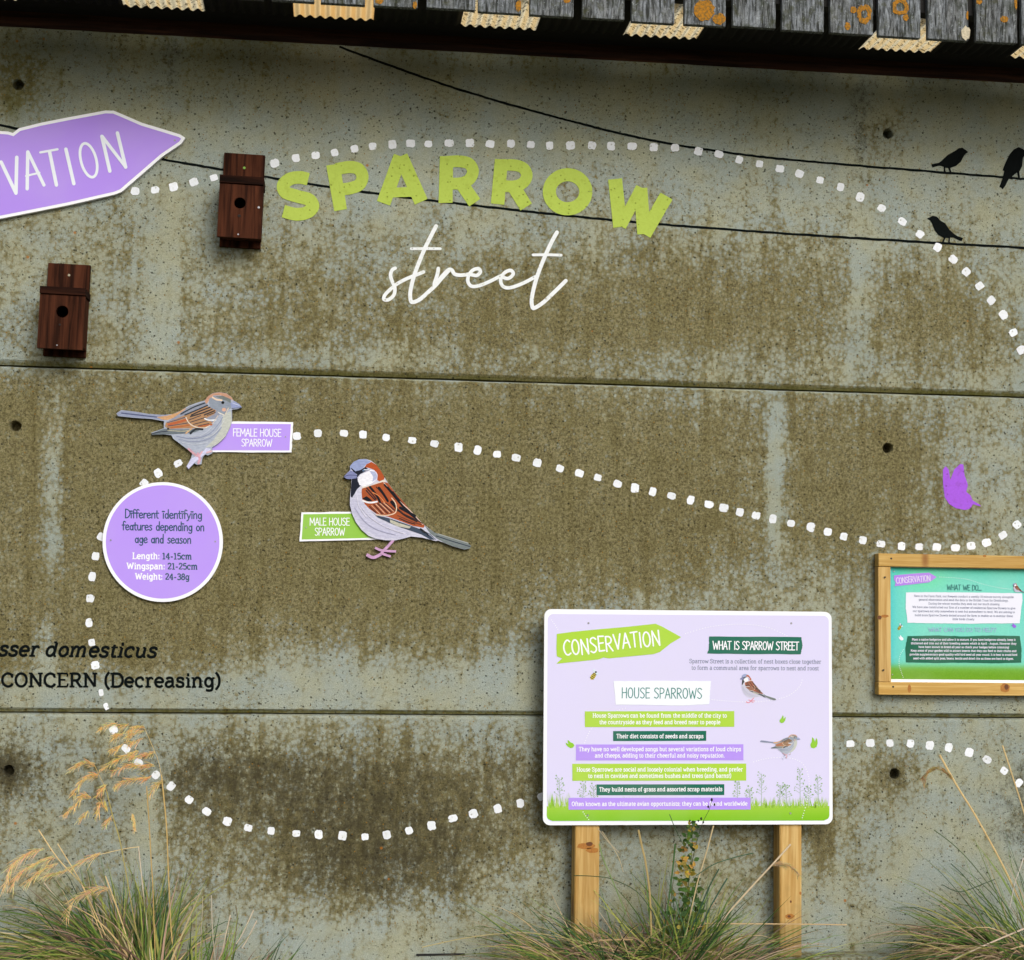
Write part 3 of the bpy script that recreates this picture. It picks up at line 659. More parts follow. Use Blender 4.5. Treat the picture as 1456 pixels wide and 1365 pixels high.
SLAB = {k: (w_, parse(s)) for k, (w_, s) in {
 'A': (.78, 'l .12 0 .39 1;l .66 0 .39 1;h .2 .58 .34;h .0 .26 .0;h .52 .78 0'), 'B': (.70, 'l .16 0 .16 1;s .16 1 .45 .97 .54 .76 .42 .54 .16 .53;s .16 .53 .5 .5 .62 .28 .5 .04 .16 0;h .02 .2 1;h .02 .2 0'),
 'C': (.72, 's .6 .72 .56 .9 .36 1 .14 .82 .07 .5 .14 .18 .36 0 .56 .08 .62 .24;v .61 .66 .98'), 'D': (.76, 'l .16 0 .16 1;s .16 1 .5 .97 .67 .7 .67 .3 .5 .03 .16 0;h .02 .2 1;h .02 .2 0'),
 'E': (.68, 'l .16 0 .16 1;h .02 .6 1;h .02 .6 0;h .16 .48 .52;v .59 .78 1;v .6 0 .24'), 'F': (.64, 'l .16 0 .16 1;h .02 .6 1;h .02 .3 0;h .16 .46 .5;v .59 .78 1'),
 'H': (.84, 'l .17 0 .17 1;l .67 0 .67 1;h .17 .67 .52;h .03 .31 1;h .03 .31 0;h .53 .81 1;h .53 .81 0'), 'I': (.38, 'l .19 0 .19 1;h .04 .34 1;h .04 .34 0'),
 'K': (.78, 'l .17 0 .17 1;l .17 .4 .62 1;l .3 .55 .66 0;h .03 .3 1;h .03 .3 0;h .52 .74 1;h .54 .78 0'), 'L': (.64, 'l .16 0 .16 1;h .02 .3 1;h .02 .6 0;v .6 0 .26'),
 'N': (.84, 'l .17 0 .17 1;l .17 1 .67 0;l .67 0 .67 1;h .03 .22 1;h .03 .31 0;h .53 .81 1'), 'O': (.76, 'e .38 .5 .3 .5 0 360 18'), 'P': (.68, 'l .16 0 .16 1;s .16 1 .48 .97 .6 .73 .48 .46 .16 .43;h .02 .2 1;h .02 .3 0'),
 'R': (.74, 'l .16 0 .16 1;s .16 1 .48 .97 .58 .74 .46 .5 .16 .47;l .38 .47 .62 0;h .02 .2 1;h .02 .3 0;h .56 .74 0'), 'S': (.66, 's .54 .74 .5 .92 .32 1 .12 .9 .12 .68 .32 .54 .52 .42 .54 .14 .34 0 .12 .08 .08 .26;v .55 .7 .98;v .07 .02 .3'),
 'T': (.70, 'l .35 0 .35 1;h .06 .64 1;h .2 .5 0;v .07 .76 1;v .63 .76 1'), 'U': (.78, 's .17 1 .17 .3 .24 .05 .4 0 .56 .05 .62 .3 .62 1;h .04 .3 1;h .5 .76 1'), 'W': (1.06, 'l .12 1 .32 0;l .32 0 .53 .9;l .53 .9 .74 0;l .74 0 .94 1;h 0 .26 1;h .8 1.06 1'),
 'a': (.60, 's .1 .58 .2 .69 .36 .68 .44 .52 .44 .02;s .44 .4 .2 .4 .08 .24 .12 .05 .26 0 .44 .14;h .44 .56 0'), 'b': (.64, 'l .15 0 .15 1;e .33 .35 .2 .34 0 360 14;h .01 .16 1'),
 'c': (.56, 's .46 .5 .42 .66 .28 .7 .12 .58 .08 .34 .14 .1 .3 0 .46 .1;v .47 .46 .68'), 'd': (.66, 'e .28 .35 .2 .34 0 360 14;l .49 0 .49 1;h .34 .5 1;h .49 .62 0'),
 'e': (.58, 's .1 .37 .48 .37 .44 .6 .28 .7 .12 .56 .08 .32 .16 .08 .32 0 .48 .1'), 'f': (.42, 's .44 .94 .34 1 .22 .94 .19 .76 .19 0;h .02 .4 .68;h .06 .34 0'),
 'g': (.62, 'e .28 .36 .19 .33 0 360 14;s .47 .68 .48 -.1 .36 -.27 .12 -.24;h .47 .6 .68'), 'h': (.68, 'l .15 0 .15 1;s .15 .48 .3 .7 .46 .64 .5 .46 .5 0;h .01 .16 1;h .03 .27 0;h .4 .62 0'),
 'i': (.34, 'l .18 0 .18 .68;d .17 .92;h .04 .18 .68;h .04 .32 0'), 'j': (.3, 's .18 .68 .18 -.1 .1 -.26 -.02 -.24;d .17 .92;h .04 .18 .68'), 'k': (.64, 'l .15 0 .15 1;l .15 .28 .46 .68;l .26 .42 .5 0;h .01 .16 1;h .03 .27 0;h .36 .58 .68;h .4 .62 0'),
 'l': (.34, 'l .18 0 .18 1;h .04 .18 1;h .04 .32 0'), 'm': (1.0, 'l .15 0 .15 .68;s .15 .48 .28 .7 .42 .64 .46 .46 .46 0;s .46 .48 .6 .7 .74 .64 .78 .46 .78 0;h .01 .16 .68;h .03 .27 0;h .36 .56 0;h .68 .9 0'),
 'n': (.68, 'l .15 0 .15 .68;s .15 .48 .3 .7 .46 .64 .5 .46 .5 0;h .01 .16 .68;h .03 .27 0;h .4 .62 0'), 'o': (.60, 'e .3 .35 .21 .34 0 360 16'), 'p': (.66, 'l .15 -.28 .15 .68;e .34 .35 .2 .34 0 360 14;h .01 .16 .68;h .03 .27 -.28'),
 'q': (.66, 'e .3 .35 .2 .34 0 360 14;l .5 -.28 .5 .68;h .38 .62 -.28'), 'r': (.50, 'l .17 0 .17 .68;s .17 .46 .26 .66 .42 .68;h .03 .18 .68;h .03 .34 0;v .43 .54 .7'), 's': (.52, 's .42 .52 .38 .66 .24 .7 .12 .62 .14 .44 .3 .36 .42 .26 .4 .06 .24 0 .1 .06 .07 .2;v .43 .5 .68;v .06 .02 .22'),
 't': (.42, 's .18 .88 .18 .14 .26 0 .4 .04;h .03 .38 .68'), 'u': (.68, 's .15 .68 .15 .18 .24 .02 .38 .02 .5 .2;l .5 .68 .5 0;h .01 .16 .68;h .37 .5 .68;h .5 .63 0'), 'v': (.62, 'l .1 .68 .31 0;l .31 0 .52 .68;h 0 .22 .68;h .4 .62 .68'),
 'w': (.90, 'l .1 .68 .27 0;l .27 0 .45 .6;l .45 .6 .63 0;l .63 0 .8 .68;h 0 .22 .68;h .68 .9 .68'), 'x': (.60, 'l .1 0 .5 .68;l .1 .68 .5 0;h 0 .2 .68;h .4 .6 .68;h 0 .2 0;h .4 .6 0'), 'y': (.62, 'l .1 .68 .32 0;s .52 .68 .32 0 .22 -.24 .06 -.26;h 0 .22 .68;h .4 .62 .68'),
 'z': (.54, 'l .08 .66 .46 .66;l .46 .66 .08 .03;l .08 .03 .47 .03'),
 '0': (.62, 'e .31 .5 .22 .49 0 360 16'), '1': (.5, 'l .27 0 .27 1;l .27 1 .08 .86;h .08 .46 0'), '2': (.6, 's .1 .78 .2 .98 .42 .96 .5 .74 .36 .44 .1 .04;h .1 .54 .03;v .53 0 .2'), '3': (.6, 's .1 .86 .28 1 .48 .88 .46 .62 .26 .53;s .26 .53 .5 .46 .52 .14 .3 0 .08 .12'),
 '4': (.64, 'l .42 0 .42 1;l .42 1 .06 .3;h .06 .6 .28;h .28 .56 0'), '5': (.6, 'l .5 .98 .14 .98;l .14 .98 .12 .54;s .12 .54 .34 .62 .52 .42 .48 .1 .28 0 .08 .1'), '8': (.6, 'e .3 .75 .17 .24 0 360 14;e .3 .27 .21 .26 0 360 14'),
 '.': (.24, 'd .12 .05'), ',': (.24, 's .13 .06 .13 -.06 .07 -.16'), ';': (.26, 's .13 .06 .13 -.06 .07 -.16;d .13 .6'), ':': (.26, 'd .13 .08;d .13 .6'), '!': (.28, 'l .14 .3 .14 1;d .14 .05'), '-': (.46, 'l .08 .36 .38 .36'),
 '(': (.34, 's .3 1.12 .14 .8 .1 .45 .14 .1 .3 -.22'), ')': (.34, 's .04 1.12 .2 .8 .24 .45 .2 .1 .04 -.22'), ' ': (.32, 'd -9 -9')}.items()}
def text(b, s, x0, x1, y0, cap, p, col, font=SLAB, wt=.15, y1=None, slant=0, wob=0, gapw=0.0, cols=None, rnd=False):
    """one line fitted between x0 and x1 (photo pixels), baseline y0 -> y1"""
    tot = sum(font[c][0]+gapw for c in s); sx = (x1-x0)/tot; y1 = y0 if y1 is None else y1
    th = math.atan2(y1-y0, x1-x0); ct, sn = math.cos(th), math.sin(th); cur = 0; lv = 0
    for ci, ch in enumerate(s):
        wg, st = font[ch]; dy = R.uniform(-wob, wob)*cap
        for pts, kw in st:
            if pts[0][0] < -5: continue
            q = []
            for (a, h) in pts:
                ux = (cur+a)*sx+slant*h*cap; uy = -(h*cap)+dy
                q.append((x0+ux*ct-uy*sn, y0+ux*sn+uy*ct))
            lv = (lv+1) % 12
            b.ribbon(q, wt*cap*kw, p+.000035*lv, cols[ci] if cols else col, cap=rnd)
        cur += wg+gapw

# lettering painted on the wall
b = MB(); text(b, 'Passer domesticus', -38, 222.5, 931.5, 19.5, .0014, (.004, .006, .006), wt=.205, y1=934.5, slant=.24); tag(b.build('painted_lettering', M_PAINT, wall), 'black italic lettering passer domesticus')
b = MB(); text(b, 'CONCERN (Decreasing)', 1.5, 314.5, 976, 18.6, .0014, (.004, .006, .006), wt=.20, y1=976.8); tag(b.build('painted_lettering', M_PAINT, wall), 'black lettering CONCERN (Decreasing) just above the lower joint')

# ------------------------------------------------------------------ the two sparrow drawings (zoomed coordinates)
def C_(r, g, b_): return lin((r, g, b_), .92)
MALE_OUT = [(62, 240), (95, 205), (130, 172), (128, 130), (165, 85), (220, 60), (290, 55), (345, 72), (400, 115), (445, 175), (485, 245), (520, 300), (600, 410), (670, 485), (740, 570), (820, 660), (905, 745), (1000, 815), (1090, 850), (1200, 885), (1340, 920), (1385, 955), (1365, 985), (1310, 992), (1200, 962), (1100, 922), (1040, 898), (1020, 905), (960, 890), (880, 870), (760, 857), (700, 875), (600, 897), (500, 897), (400, 882), (320, 850), (250, 790), (190, 710), (150, 620), (128, 530), (130, 440), (140, 350), (145, 262), (100, 262)]
MALE_LEGS = [([(585, 885), (530, 950), (480, 1000), (450, 1040)], 28), ([(388, 973), (450, 1000), (530, 1008), (605, 1012)], 24), ([(300, 1045), (370, 1075), (450, 1040)], 32), ([(450, 1032), (550, 1065)], 24)]
MALE = [('p', MALE_OUT, (206, 206, 224)),
 ('p', [(128, 540), (150, 470), (260, 500), (330, 620), (430, 700), (600, 760), (760, 820), (700, 875), (500, 880), (400, 860), (250, 760), (170, 640)], (196, 196, 218)),
 ('p', [(130, 172), (128, 130), (165, 85), (220, 60), (290, 55), (345, 80), (290, 120), (240, 172), (190, 188), (150, 162)], (150, 162, 202)),
 ('p', [(300, 110), (350, 85), (400, 115), (445, 175), (485, 245), (480, 275), (440, 292), (410, 275), (415, 215), (380, 170), (330, 150), (280, 140)], (178, 82, 38)),
 ('p', [(134, 148), (150, 152), (185, 183), (235, 170), (285, 138), (335, 168), (280, 188), (230, 215), (205, 245), (210, 290), (240, 332), (200, 370), (178, 412), (150, 458), (135, 440), (140, 350), (148, 262), (195, 255), (202, 215), (165, 190)], (24, 28, 44)),
 ('p', [(208, 270), (235, 220), (290, 195), (350, 165), (400, 190), (415, 235), (400, 270), (350, 312), (270, 347), (225, 322)], (240, 240, 248)),
 ('p', [(330, 180), (390, 185), (412, 235), (398, 268), (360, 290), (370, 240)], (176, 184, 216)),
 ('r', [(275, 165), (300, 168), (330, 160)], 12, (200, 205, 225)), ('o', (268, 175, 13, 11), (90, 110, 140)),
 ('p', [(62, 240), (95, 205), (135, 172), (170, 190), (203, 220), (195, 255), (150, 262), (100, 262)], (128, 134, 178)),
 ('r', [(66, 240), (120, 222), (200, 226)], 6, (60, 64, 100)),
 ('p', [(240, 345), (360, 320), (485, 265), (500, 290), (440, 320), (330, 345), (255, 362)], (225, 215, 205)),
 ('p', [(252, 362), (330, 337), (470, 292), (520, 302), (600, 410), (670, 485), (740, 570), (820, 660), (903, 745), (890, 768), (780, 748), (640, 694), (520, 652), (400, 622), (330, 572), (280, 520), (255, 470), (248, 400)], (170, 84, 44)),
 ('r', [(570, 400), (650, 500), (760, 620), (850, 700)], 24, (34, 28, 32)), ('r', [(600, 560), (700, 640), (820, 700)], 20, (44, 34, 34)),
 ('p', [(340, 590), (400, 640), (520, 664), (700, 724), (880, 790), (960, 832), (1022, 890), (960, 890), (870, 838), (760, 800), (640, 760), (530, 714), (420, 664)], (62, 74, 92)),
 ('p', [(540, 680), (640, 720), (760, 756), (740, 775), (620, 752), (545, 712)], (190, 188, 170)),
 ('p', [(900, 745), (1000, 815), (1090, 850), (1200, 885), (1340, 920), (1385, 955), (1365, 985), (1310, 990), (1200, 960), (1100, 920), (1030, 880), (960, 828)], (118, 128, 128)),
 ('r', [(1020, 852), (1180, 905), (1372, 962)], 10, (52, 60, 74)), ('r', [(1040, 830), (1200, 880), (1350, 925)], 7, (172, 178, 176)),
 ('r', [(478, 300), (560, 400), (640, 490), (760, 600), (880, 730)], 9, (226, 196, 180)),
 ('p', [(255, 465), (300, 440), (340, 470), (362, 492), (310, 494)], (14, 18, 28)), ('r', [(262, 487), (300, 502), (350, 507), (408, 497)], 18, (236, 236, 240)),
 ('r', [(520, 345), (600, 440), (660, 520)], 12, (20, 20, 28)), ('r', [(300, 355), (350, 410), (400, 470)], 12, (24, 22, 28)), ('r', [(400, 345), (450, 400), (490, 450)], 10, (60, 40, 36)), ('r', [(700, 590), (790, 660), (850, 705)], 12, (24, 24, 32)), ('r', [(640, 670), (720, 705), (800, 730)], 10, (40, 34, 40)),
 ('r', [(335, 345), (380, 400), (425, 470), (440, 505)], 23, (18, 18, 26)), ('r', [(295, 380), (340, 430), (390, 480)], 12, (40, 34, 40)), ('r', [(428, 352), (470, 410), (520, 490)], 24, (18, 18, 26)), ('r', [(485, 322), (545, 390), (610, 470)], 19, (18, 18, 26)),
 ('r', [(560, 500), (600, 548)], 34, (20, 20, 28)), ('r', [(620, 480), (690, 560)], 22, (20, 20, 28)), ('r', [(648, 560), (720, 600), (800, 645)], 28, (20, 22, 32)), ('r', [(620, 590), (760, 660), (880, 722)], 9, (60, 40, 40)), ('r', [(620, 640), (760, 700), (870, 738)], 8, (96, 60, 50)),
 ('r', [(360, 400), (430, 440), (500, 520), (560, 580)], 7, (236, 150, 90)),
 ('r', [(330, 545), (400, 612)], 9, (40, 34, 40)), ('r', [(375, 525), (465, 625)], 9, (40, 34, 40)), ('r', [(415, 515), (520, 618)], 9, (40, 34, 40)), ('r', [(455, 510), (560, 606)], 9, (40, 34, 40)), ('r', [(495, 510), (595, 588)], 9, (40, 34, 40)),
 ('r', [(352, 535), (440, 625)], 5, (226, 200, 170)), ('r', [(395, 520), (492, 622)], 5, (226, 200, 170)), ('r', [(436, 512), (542, 612)], 5, (226, 200, 170)), ('r', [(476, 508), (580, 598)], 5, (226, 200, 170)),
 ('r', [(400, 632), (500, 640), (588, 618), (610, 570), (598, 510), (560, 460)], 10, (232, 208, 180)),
 ('r', [(860, 780), (885, 800), (905, 815)], 20, (24, 26, 34)), ('r', [(915, 815), (940, 850)], 9, (24, 26, 34)), ('r', [(940, 830), (1010, 890)], 6, (170, 176, 196)),
 ('r', [(180, 560), (280, 700), (420, 790), (600, 840)], 8, (176, 176, 204)), ('r', [(240, 540), (340, 660), (500, 760), (700, 830)], 7, (222, 220, 234)), ('r', [(200, 430), (220, 540), (300, 660)], 7, (224, 222, 236))]
FEM_OUT = [(42, 328), (95, 292), (250, 310), (400, 335), (560, 345), (660, 335), (740, 300), (830, 245), (920, 212), (1005, 188), (1040, 140), (1090, 110), (1160, 97), (1240, 110), (1290, 145), (1320, 190), (1380, 225), (1410, 262), (1370, 278), (1300, 287), (1302, 400), (1280, 480), (1230, 580), (1160, 650), (1085, 700), (1088, 762), (1040, 785), (1005, 775), (978, 815), (968, 880), (925, 890), (890, 872), (828, 937), (806, 905), (856, 812), (868, 765), (820, 722), (740, 662), (660, 602), (640, 565), (560, 557), (428, 562), (424, 538), (560, 490), (560, 412), (420, 387), (250, 377), (60, 357)]
FEM = [('p', FEM_OUT, (172, 180, 196)),
 ('p', [(1200, 350), (1290, 300), (1300, 400), (1280, 480), (1230, 580), (1160, 650), (1080, 690), (1010, 700), (1100, 620), (1180, 500)], (192, 196, 188)),
 ('p', [(46, 328), (95, 296), (250, 313), (400, 338), (560, 349), (640, 345), (560, 405), (420, 383), (250, 373), (62, 353)], (146, 154, 180)), ('r', [(100, 325), (280, 345), (480, 368)], 14, (84, 92, 124)),
 ('p', [(480, 368), (600, 352), (700, 322), (800, 268), (790, 310), (690, 368), (600, 400), (540, 395)], (206, 160, 116)),
 ('p', [(1005, 190), (1040, 140), (1090, 112), (1160, 99), (1240, 112), (1290, 147), (1318, 190), (1270, 165), (1180, 132), (1100, 132), (1060, 170), (1022, 235)], (196, 150, 124)),
 ('p', [(1050, 172), (1100, 135), (1180, 138), (1290, 180), (1292, 270), (1240, 300), (1222, 350), (1130, 310), (1056, 250)], (142, 152, 166)), ('p', [(1120, 140), (1200, 135), (1290, 172), (1285, 215), (1240, 190), (1180, 170)], (116, 124, 122)),
 ('r', [(1090, 152), (1130, 176), (1190, 184)], 18, (232, 206, 180)), ('r', [(1050, 250), (1120, 300), (1215, 345)], 11, (224, 218, 206)), ('o', (1215, 287, 24, 20), (218, 172, 150)), ('r', [(1228, 340), (1262, 270)], 10, (220, 206, 180)),
 ('p', [(1286, 215), (1320, 195), (1380, 225), (1408, 260), (1300, 278)], (146, 156, 196)), ('r', [(1310, 215), (1380, 240)], 10, (190, 198, 224)), ('r', [(1300, 275), (1400, 265)], 6, (60, 66, 90)),
 ('o', (1202, 210, 17, 16), (14, 14, 18)),
 ('p', [(700, 352), (830, 255), (1000, 200), (1040, 240), (1130, 292), (1170, 340), (1080, 440), (1000, 490), (850, 490), (600, 497), (568, 470), (585, 425)], (146, 152, 168)),
 ('p', [(580, 430), (690, 390), (850, 320), (1030, 250), (1130, 295), (1110, 335), (1020, 380), (1090, 430), (1000, 488), (850, 490), (610, 495), (572, 470)], (176, 136, 98)),
 ('r', [(610, 448), (700, 428), (800, 400)], 26, (184, 98, 60)), ('r', [(640, 482), (740, 470), (835, 455)], 22, (180, 110, 68)), ('r', [(940, 470), (1080, 450)], 18, (184, 106, 64)),
 ('r', [(600, 428), (700, 400), (790, 370)], 9, (70, 80, 110)), ('r', [(600, 466), (720, 448), (832, 430)], 9, (80, 72, 90)),
 ('r', [(745, 335), (880, 262), (1005, 215)], 15, (54, 62, 70)), ('r', [(790, 345), (920, 290), (1035, 240)], 15, (54, 62, 70)), ('r', [(860, 345), (960, 300), (1060, 262)], 15, (60, 58, 60)), ('r', [(850, 362), (990, 320), (1085, 282)], 15, (60, 58, 60)), ('r', [(1000, 345), (1110, 300)], 15, (64, 60, 62)), ('r', [(1030, 350), (1120, 318)], 9, (64, 60, 62)),
 ('r', [(800, 372), (832, 430), (900, 474), (1000, 486), (1060, 460)], 10, (228, 216, 200)), ('r', [(830, 400), (960, 352)], 9, (64, 62, 72)), ('r', [(846, 425), (1010, 372)], 9, (64, 62, 72)), ('r', [(880, 448), (1040, 405)], 9, (64, 62, 72)), ('r', [(930, 465), (1050, 438)], 8, (64, 62, 72)),
 ('r', [(1005, 385), (1050, 402), (1125, 400)], 16, (232, 236, 242)), ('r', [(1090, 440), (1150, 350)], 8, (214, 196, 180)),
 ('p', [(424, 545), (560, 495), (700, 502), (860, 500), (985, 492), (900, 532), (760, 548), (640, 552), (560, 555), (430, 560)], (108, 118, 124)), ('r', [(850, 545), (905, 500), (980, 500)], 22, (44, 50, 56)), ('r', [(800, 545), (860, 495)], 14, (220, 176, 130)), ('r', [(600, 512), (760, 522), (850, 510)], 10, (176, 172, 150)),
 ('r', [(430, 548), (520, 530), (600, 520)], 10, (60, 66, 80)),
 ('r', [(700, 575), (860, 600), (1040, 560), (1150, 450), (1200, 370)], 8, (142, 150, 176)), ('r', [(720, 610), (880, 635), (1060, 600), (1190, 480)], 8, (150, 158, 182)), ('r', [(760, 645), (900, 665), (1040, 640)], 7, (200, 206, 216)), ('r', [(1000, 600), (1120, 540), (1220, 400)], 7, (206, 210, 214)), ('r', [(840, 580), (980, 560), (1080, 480)], 7, (196, 202, 216)),
 ('p', [(806, 905), (860, 820), (960, 770), (1020, 705), (1080, 712), (1020, 765), (965, 810), (890, 868), (828, 933)], (206, 208, 236)), ('r', [(830, 715), (880, 760), (920, 790)], 24, (206, 160, 170)), ('r', [(930, 765), (950, 820), (935, 870)], 26, (214, 164, 180)), ('r', [(975, 745), (945, 790)], 18, (222, 176, 188)), ('r', [(1030, 755), (1075, 740)], 20, (222, 182, 190))]
def bird(b, spec, T, sc_, p):
    """T maps zoomed coordinates to photo pixels; sc_ is the pixel size of one unit"""
    for i, it in enumerate(spec):
        pp = p+.00004*i; col = C_(*it[-1])
        if it[0] == 'p': b.poly(T(it[1]), pp, col)
        elif it[0] == 'r': b.ribbon(T(spline(it[1], 5)), it[2]*sc_, pp, col)
        elif it[0] == 'o': c = T([(it[1][0], it[1][1])])[0]; b.ell(c[0], c[1], it[1][2]*sc_, it[1][3]*sc_, pp, col, 14)

WHITE = lin((243, 245, 251), .9); PURP = lin((180, 148, 240), .92); PURP2 = lin((166, 134, 228), .92)
def wobble(pts, sub=8, amp=.35):
    out = []
    for i, a in enumerate(pts):
        c = pts[(i+1) % len(pts)]
        for k in range(sub):
            t = k/sub; out.append((a[0]+(c[0]-a[0])*t+(R.uniform(-amp, amp) if k else 0), a[1]+(c[1]-a[1])*t+(R.uniform(-amp, amp) if k else 0)))
    return out
def screws(lst, p, parent, r=.0042, mat=None):
    for x, y in lst:
        q = P(x, y, p); b = MB(); b.disc(q, r, .002, (1, 1, 1), 10); b.build('screw', mat or M_METAL, parent)

# 1 arrow sign, upper left
arrow = thing('arrow_sign', 'large purple arrow sign with a white rim reading CONSERVATION, fixed top left', 'sign', P(-10, 240))
AO = [(-262, 240), (-150, 214), (-40, 190), (0, 186.2), (11.5, 187), (18.3, 189), (27, 182.3), (57.7, 174.6), (96, 167), (150, 157), (161.5, 157.3), (173, 162), (202, 174.6), (230.8, 183.3), (255.8, 191), (263.5, 196), (257.7, 204.4), (230.8, 222.7), (202, 247.7), (173, 272.7), (163.5, 276.5), (96, 292), (0, 311), (-150, 342), (-270, 366), (-244, 338), (-258, 300)]
def inset(pts, d):
    out = []; n = len(pts)
    area = sum(pts[i][0]*pts[(i+1) % n][1]-pts[(i+1) % n][0]*pts[i][1] for i in range(n)); sg = 1 if area > 0 else -1
    for i in range(n):
        a, q, c = pts[i-1], pts[i], pts[(i+1) % n]
        v1 = (q[0]-a[0], q[1]-a[1]); v2 = (c[0]-q[0], c[1]-q[1]); l1 = math.hypot(*v1) or 1; l2 = math.hypot(*v2) or 1
        n1 = (-v1[1]/l1*sg, v1[0]/l1*sg); n2 = (-v2[1]/l2*sg, v2[0]/l2*sg)
        m_ = (n1[0]+n2[0], n1[1]+n2[1]); ml = m_[0]**2+m_[1]**2 or 1; k = min(2*d/ml, 2.2*d/math.sqrt(ml))
        out.append((q[0]+m_[0]*k, q[1]+m_[1]*k))
    return out
b = MB(); b.plate(AO, .002, .020, WHITE); pl = b.build('sign_panel', M_PRINT, arrow)
b = MB(); b.poly(inset(AO, 4.2), .0204, lin((172, 138, 232), .92)); b.build('purple_face', M_PRINT, pl)
ZA = mapz(5.2, 0, 140)
AL = [('l', [(8, 470), (118, 700)], 26), ('l', [(124, 435), (118, 700)], 26), ('l', [(205, 395), (201, 668)], 25), ('l', [(206, 395), (325, 640)], 24), ('l', [(192, 573), (292, 549)], 15), ('l', [(298, 399), (425, 376)], 17), ('l', [(366, 392), (417, 640)], 26), ('l', [(487, 375), (546, 630)], 26),
      ('c', [(655+60*math.cos(t)*.97-26*math.sin(t)*-1, 457+125*math.sin(t)) for t in [k*math.pi/6 for k in range(12)]], 20), ('l', [(753, 280), (812, 537)], 26), ('l', [(755, 280), (928, 505)], 24), ('l', [(868, 255), (929, 508)], 26)]
strokes(AL, ZA, 5.2, .0208, lin((226, 232, 240), .95), 'lettering', M_PRINT, pl, True)
b = MB(); text(b, 'CONSER', -232, -4, 338, 54, .0208, lin((226, 232, 240), .95), HAND, .095, 283, rnd=True); b.build('lettering', M_PRINT, pl)
screws([(248.5, 199.5), (-240, 300)], .0205, arrow)

# 2 round sign
disc_ = thing('round_sign', 'round purple sign with white rim listing length, wingspan and weight', 'sign', P(231.3, 770))
b = MB(); b.plate([(231.3+85.6*math.cos(2*math.pi*k/72), 770.7+85.2*math.sin(2*math.pi*k/72)) for k in range(72)], .002, .016, WHITE); pl = b.build('sign_panel', M_PRINT, disc_)
b = MB(); b.ell(231.3, 770.5, 80.8, 80.6, .0164, PURP, 72); b.build('purple_face', M_PRINT, pl)
TEAL = lin((34, 78, 104), .9)
b = MB()
text(b, 'Different identifying', 177.3, 287.5, 736.3, 12.4, .0168, TEAL, HAND, .125, 737.6, rnd=True); b.build('lettering', M_PRINT, pl); b = MB(); text(b, 'features depending on', 173.6, 290.7, 753.4, 12.4, .0168, TEAL, HAND, .125, 755, rnd=True); b.build('lettering', M_PRINT, pl); b = MB(); text(b, 'age and season', 191.5, 272, 771.6, 12.4, .0168, TEAL, HAND, .125, 772.8, rnd=True)
for s_, k_, xa, xb, yb in (('Length: 14-15cm', 7, 188, 273.4, 794.4), ('Wingspan: 21-25cm', 9, 179.8, 281.6, 808.8), ('Weight: 24-38g', 7, 191.8, 269.6, 823.6)):
    b.build('lettering', M_PRINT, pl); b = MB(); text(b, s_, xa, xb, yb, 8.4, .0168, None, SLAB, .20, yb+.8, cols=[WHITE]*k_+[TEAL]*(len(s_)-k_))
b.build('lettering', M_PRINT, pl); screws([(157.4, 768), (306, 770)], .0165, disc_, .0034)

# 3 female sparrow sign
fem = thing('female_sparrow_sign', 'cut-out painted female sparrow with long tail left and purple name plate', 'sign', P(290, 610))
b = MB(); b.plate(wobble([(300, 599), (416.8, 600.2), (415.6, 622), (414.6, 643.2), (297, 643)], 6), .002, .008, WHITE); pl = b.build('name_plate', M_PRINT, fem)
b = MB(); b.poly([(302, 602.4), (413.6, 603), (412.4, 622), (411.6, 640.4), (299, 640.2)], .0084, PURP); b.build('purple_face', M_PRINT, pl)
b = MB(); text(b, 'FEMALE HOUSE', 331, 399.8, 620.0, 10.6, .0088, WHITE, HAND, .11, 620.8, rnd=True); b.build('lettering', M_PRINT, pl); b = MB(); text(b, 'SPARROW', 343, 387, 634.4, 10.2, .0088, WHITE, HAND, .11, 634.9, rnd=True); b.build('lettering', M_PRINT, pl)
ZF = mapz(7.663, 160, 545)
b = MB(); b.plate(ZF(FEM_OUT), .002, .017, lin((150, 156, 172), .9)); pl = b.build('sparrow_cutout', M_PRINT, fem)
b = MB(); bird(b, FEM, ZF, 1/7.663, .0173); b.build('painted_plumage', M_CRAY, pl)
screws([(406, 621)], .0085, fem, .003); screws([(239.1, 609.4)], .0200, fem, .0042, mat_plain('black screw', (.01, .01, .01), .5))

# 4 male sparrow sign
mal = thing('male_sparrow_sign', 'cut-out painted male sparrow facing left with green name plate', 'sign', P(550, 710))
b = MB(); b.plate(wobble([(428.6, 728.6), (520, 727.4), (545, 767), (425.8, 769.8)], 7), .002, .008, WHITE); pl = b.build('name_plate', M_PRINT, mal)
b = MB(); b.poly([(431.4, 731.2), (520, 730), (543, 764.4), (429, 767)], .0084, lin((140, 192, 66), .92)); b.build('green_face', M_PRINT, pl)
b = MB(); text(b, 'MALE HOUSE', 440, 497.2, 746.8, 10.4, .0088, WHITE, HAND, .11, 747, rnd=True); b.build('lettering', M_PRINT, pl); b = MB(); text(b, 'SPARROW', 447.3, 490.5, 761.2, 10.4, .0088, WHITE, HAND, .11, 761.2, rnd=True); b.build('lettering', M_PRINT, pl)
ZM = mapz(7.28, 480, 645)
b = MB(); b.plate(ZM(MALE_OUT), .002, .017, lin((150, 156, 172), .9)); pl = b.build('sparrow_cutout', M_PRINT, mal)
b = MB(); bird(b, MALE, ZM, 1/7.28, .0173); b.build('painted_plumage', M_CRAY, pl)
b = MB()
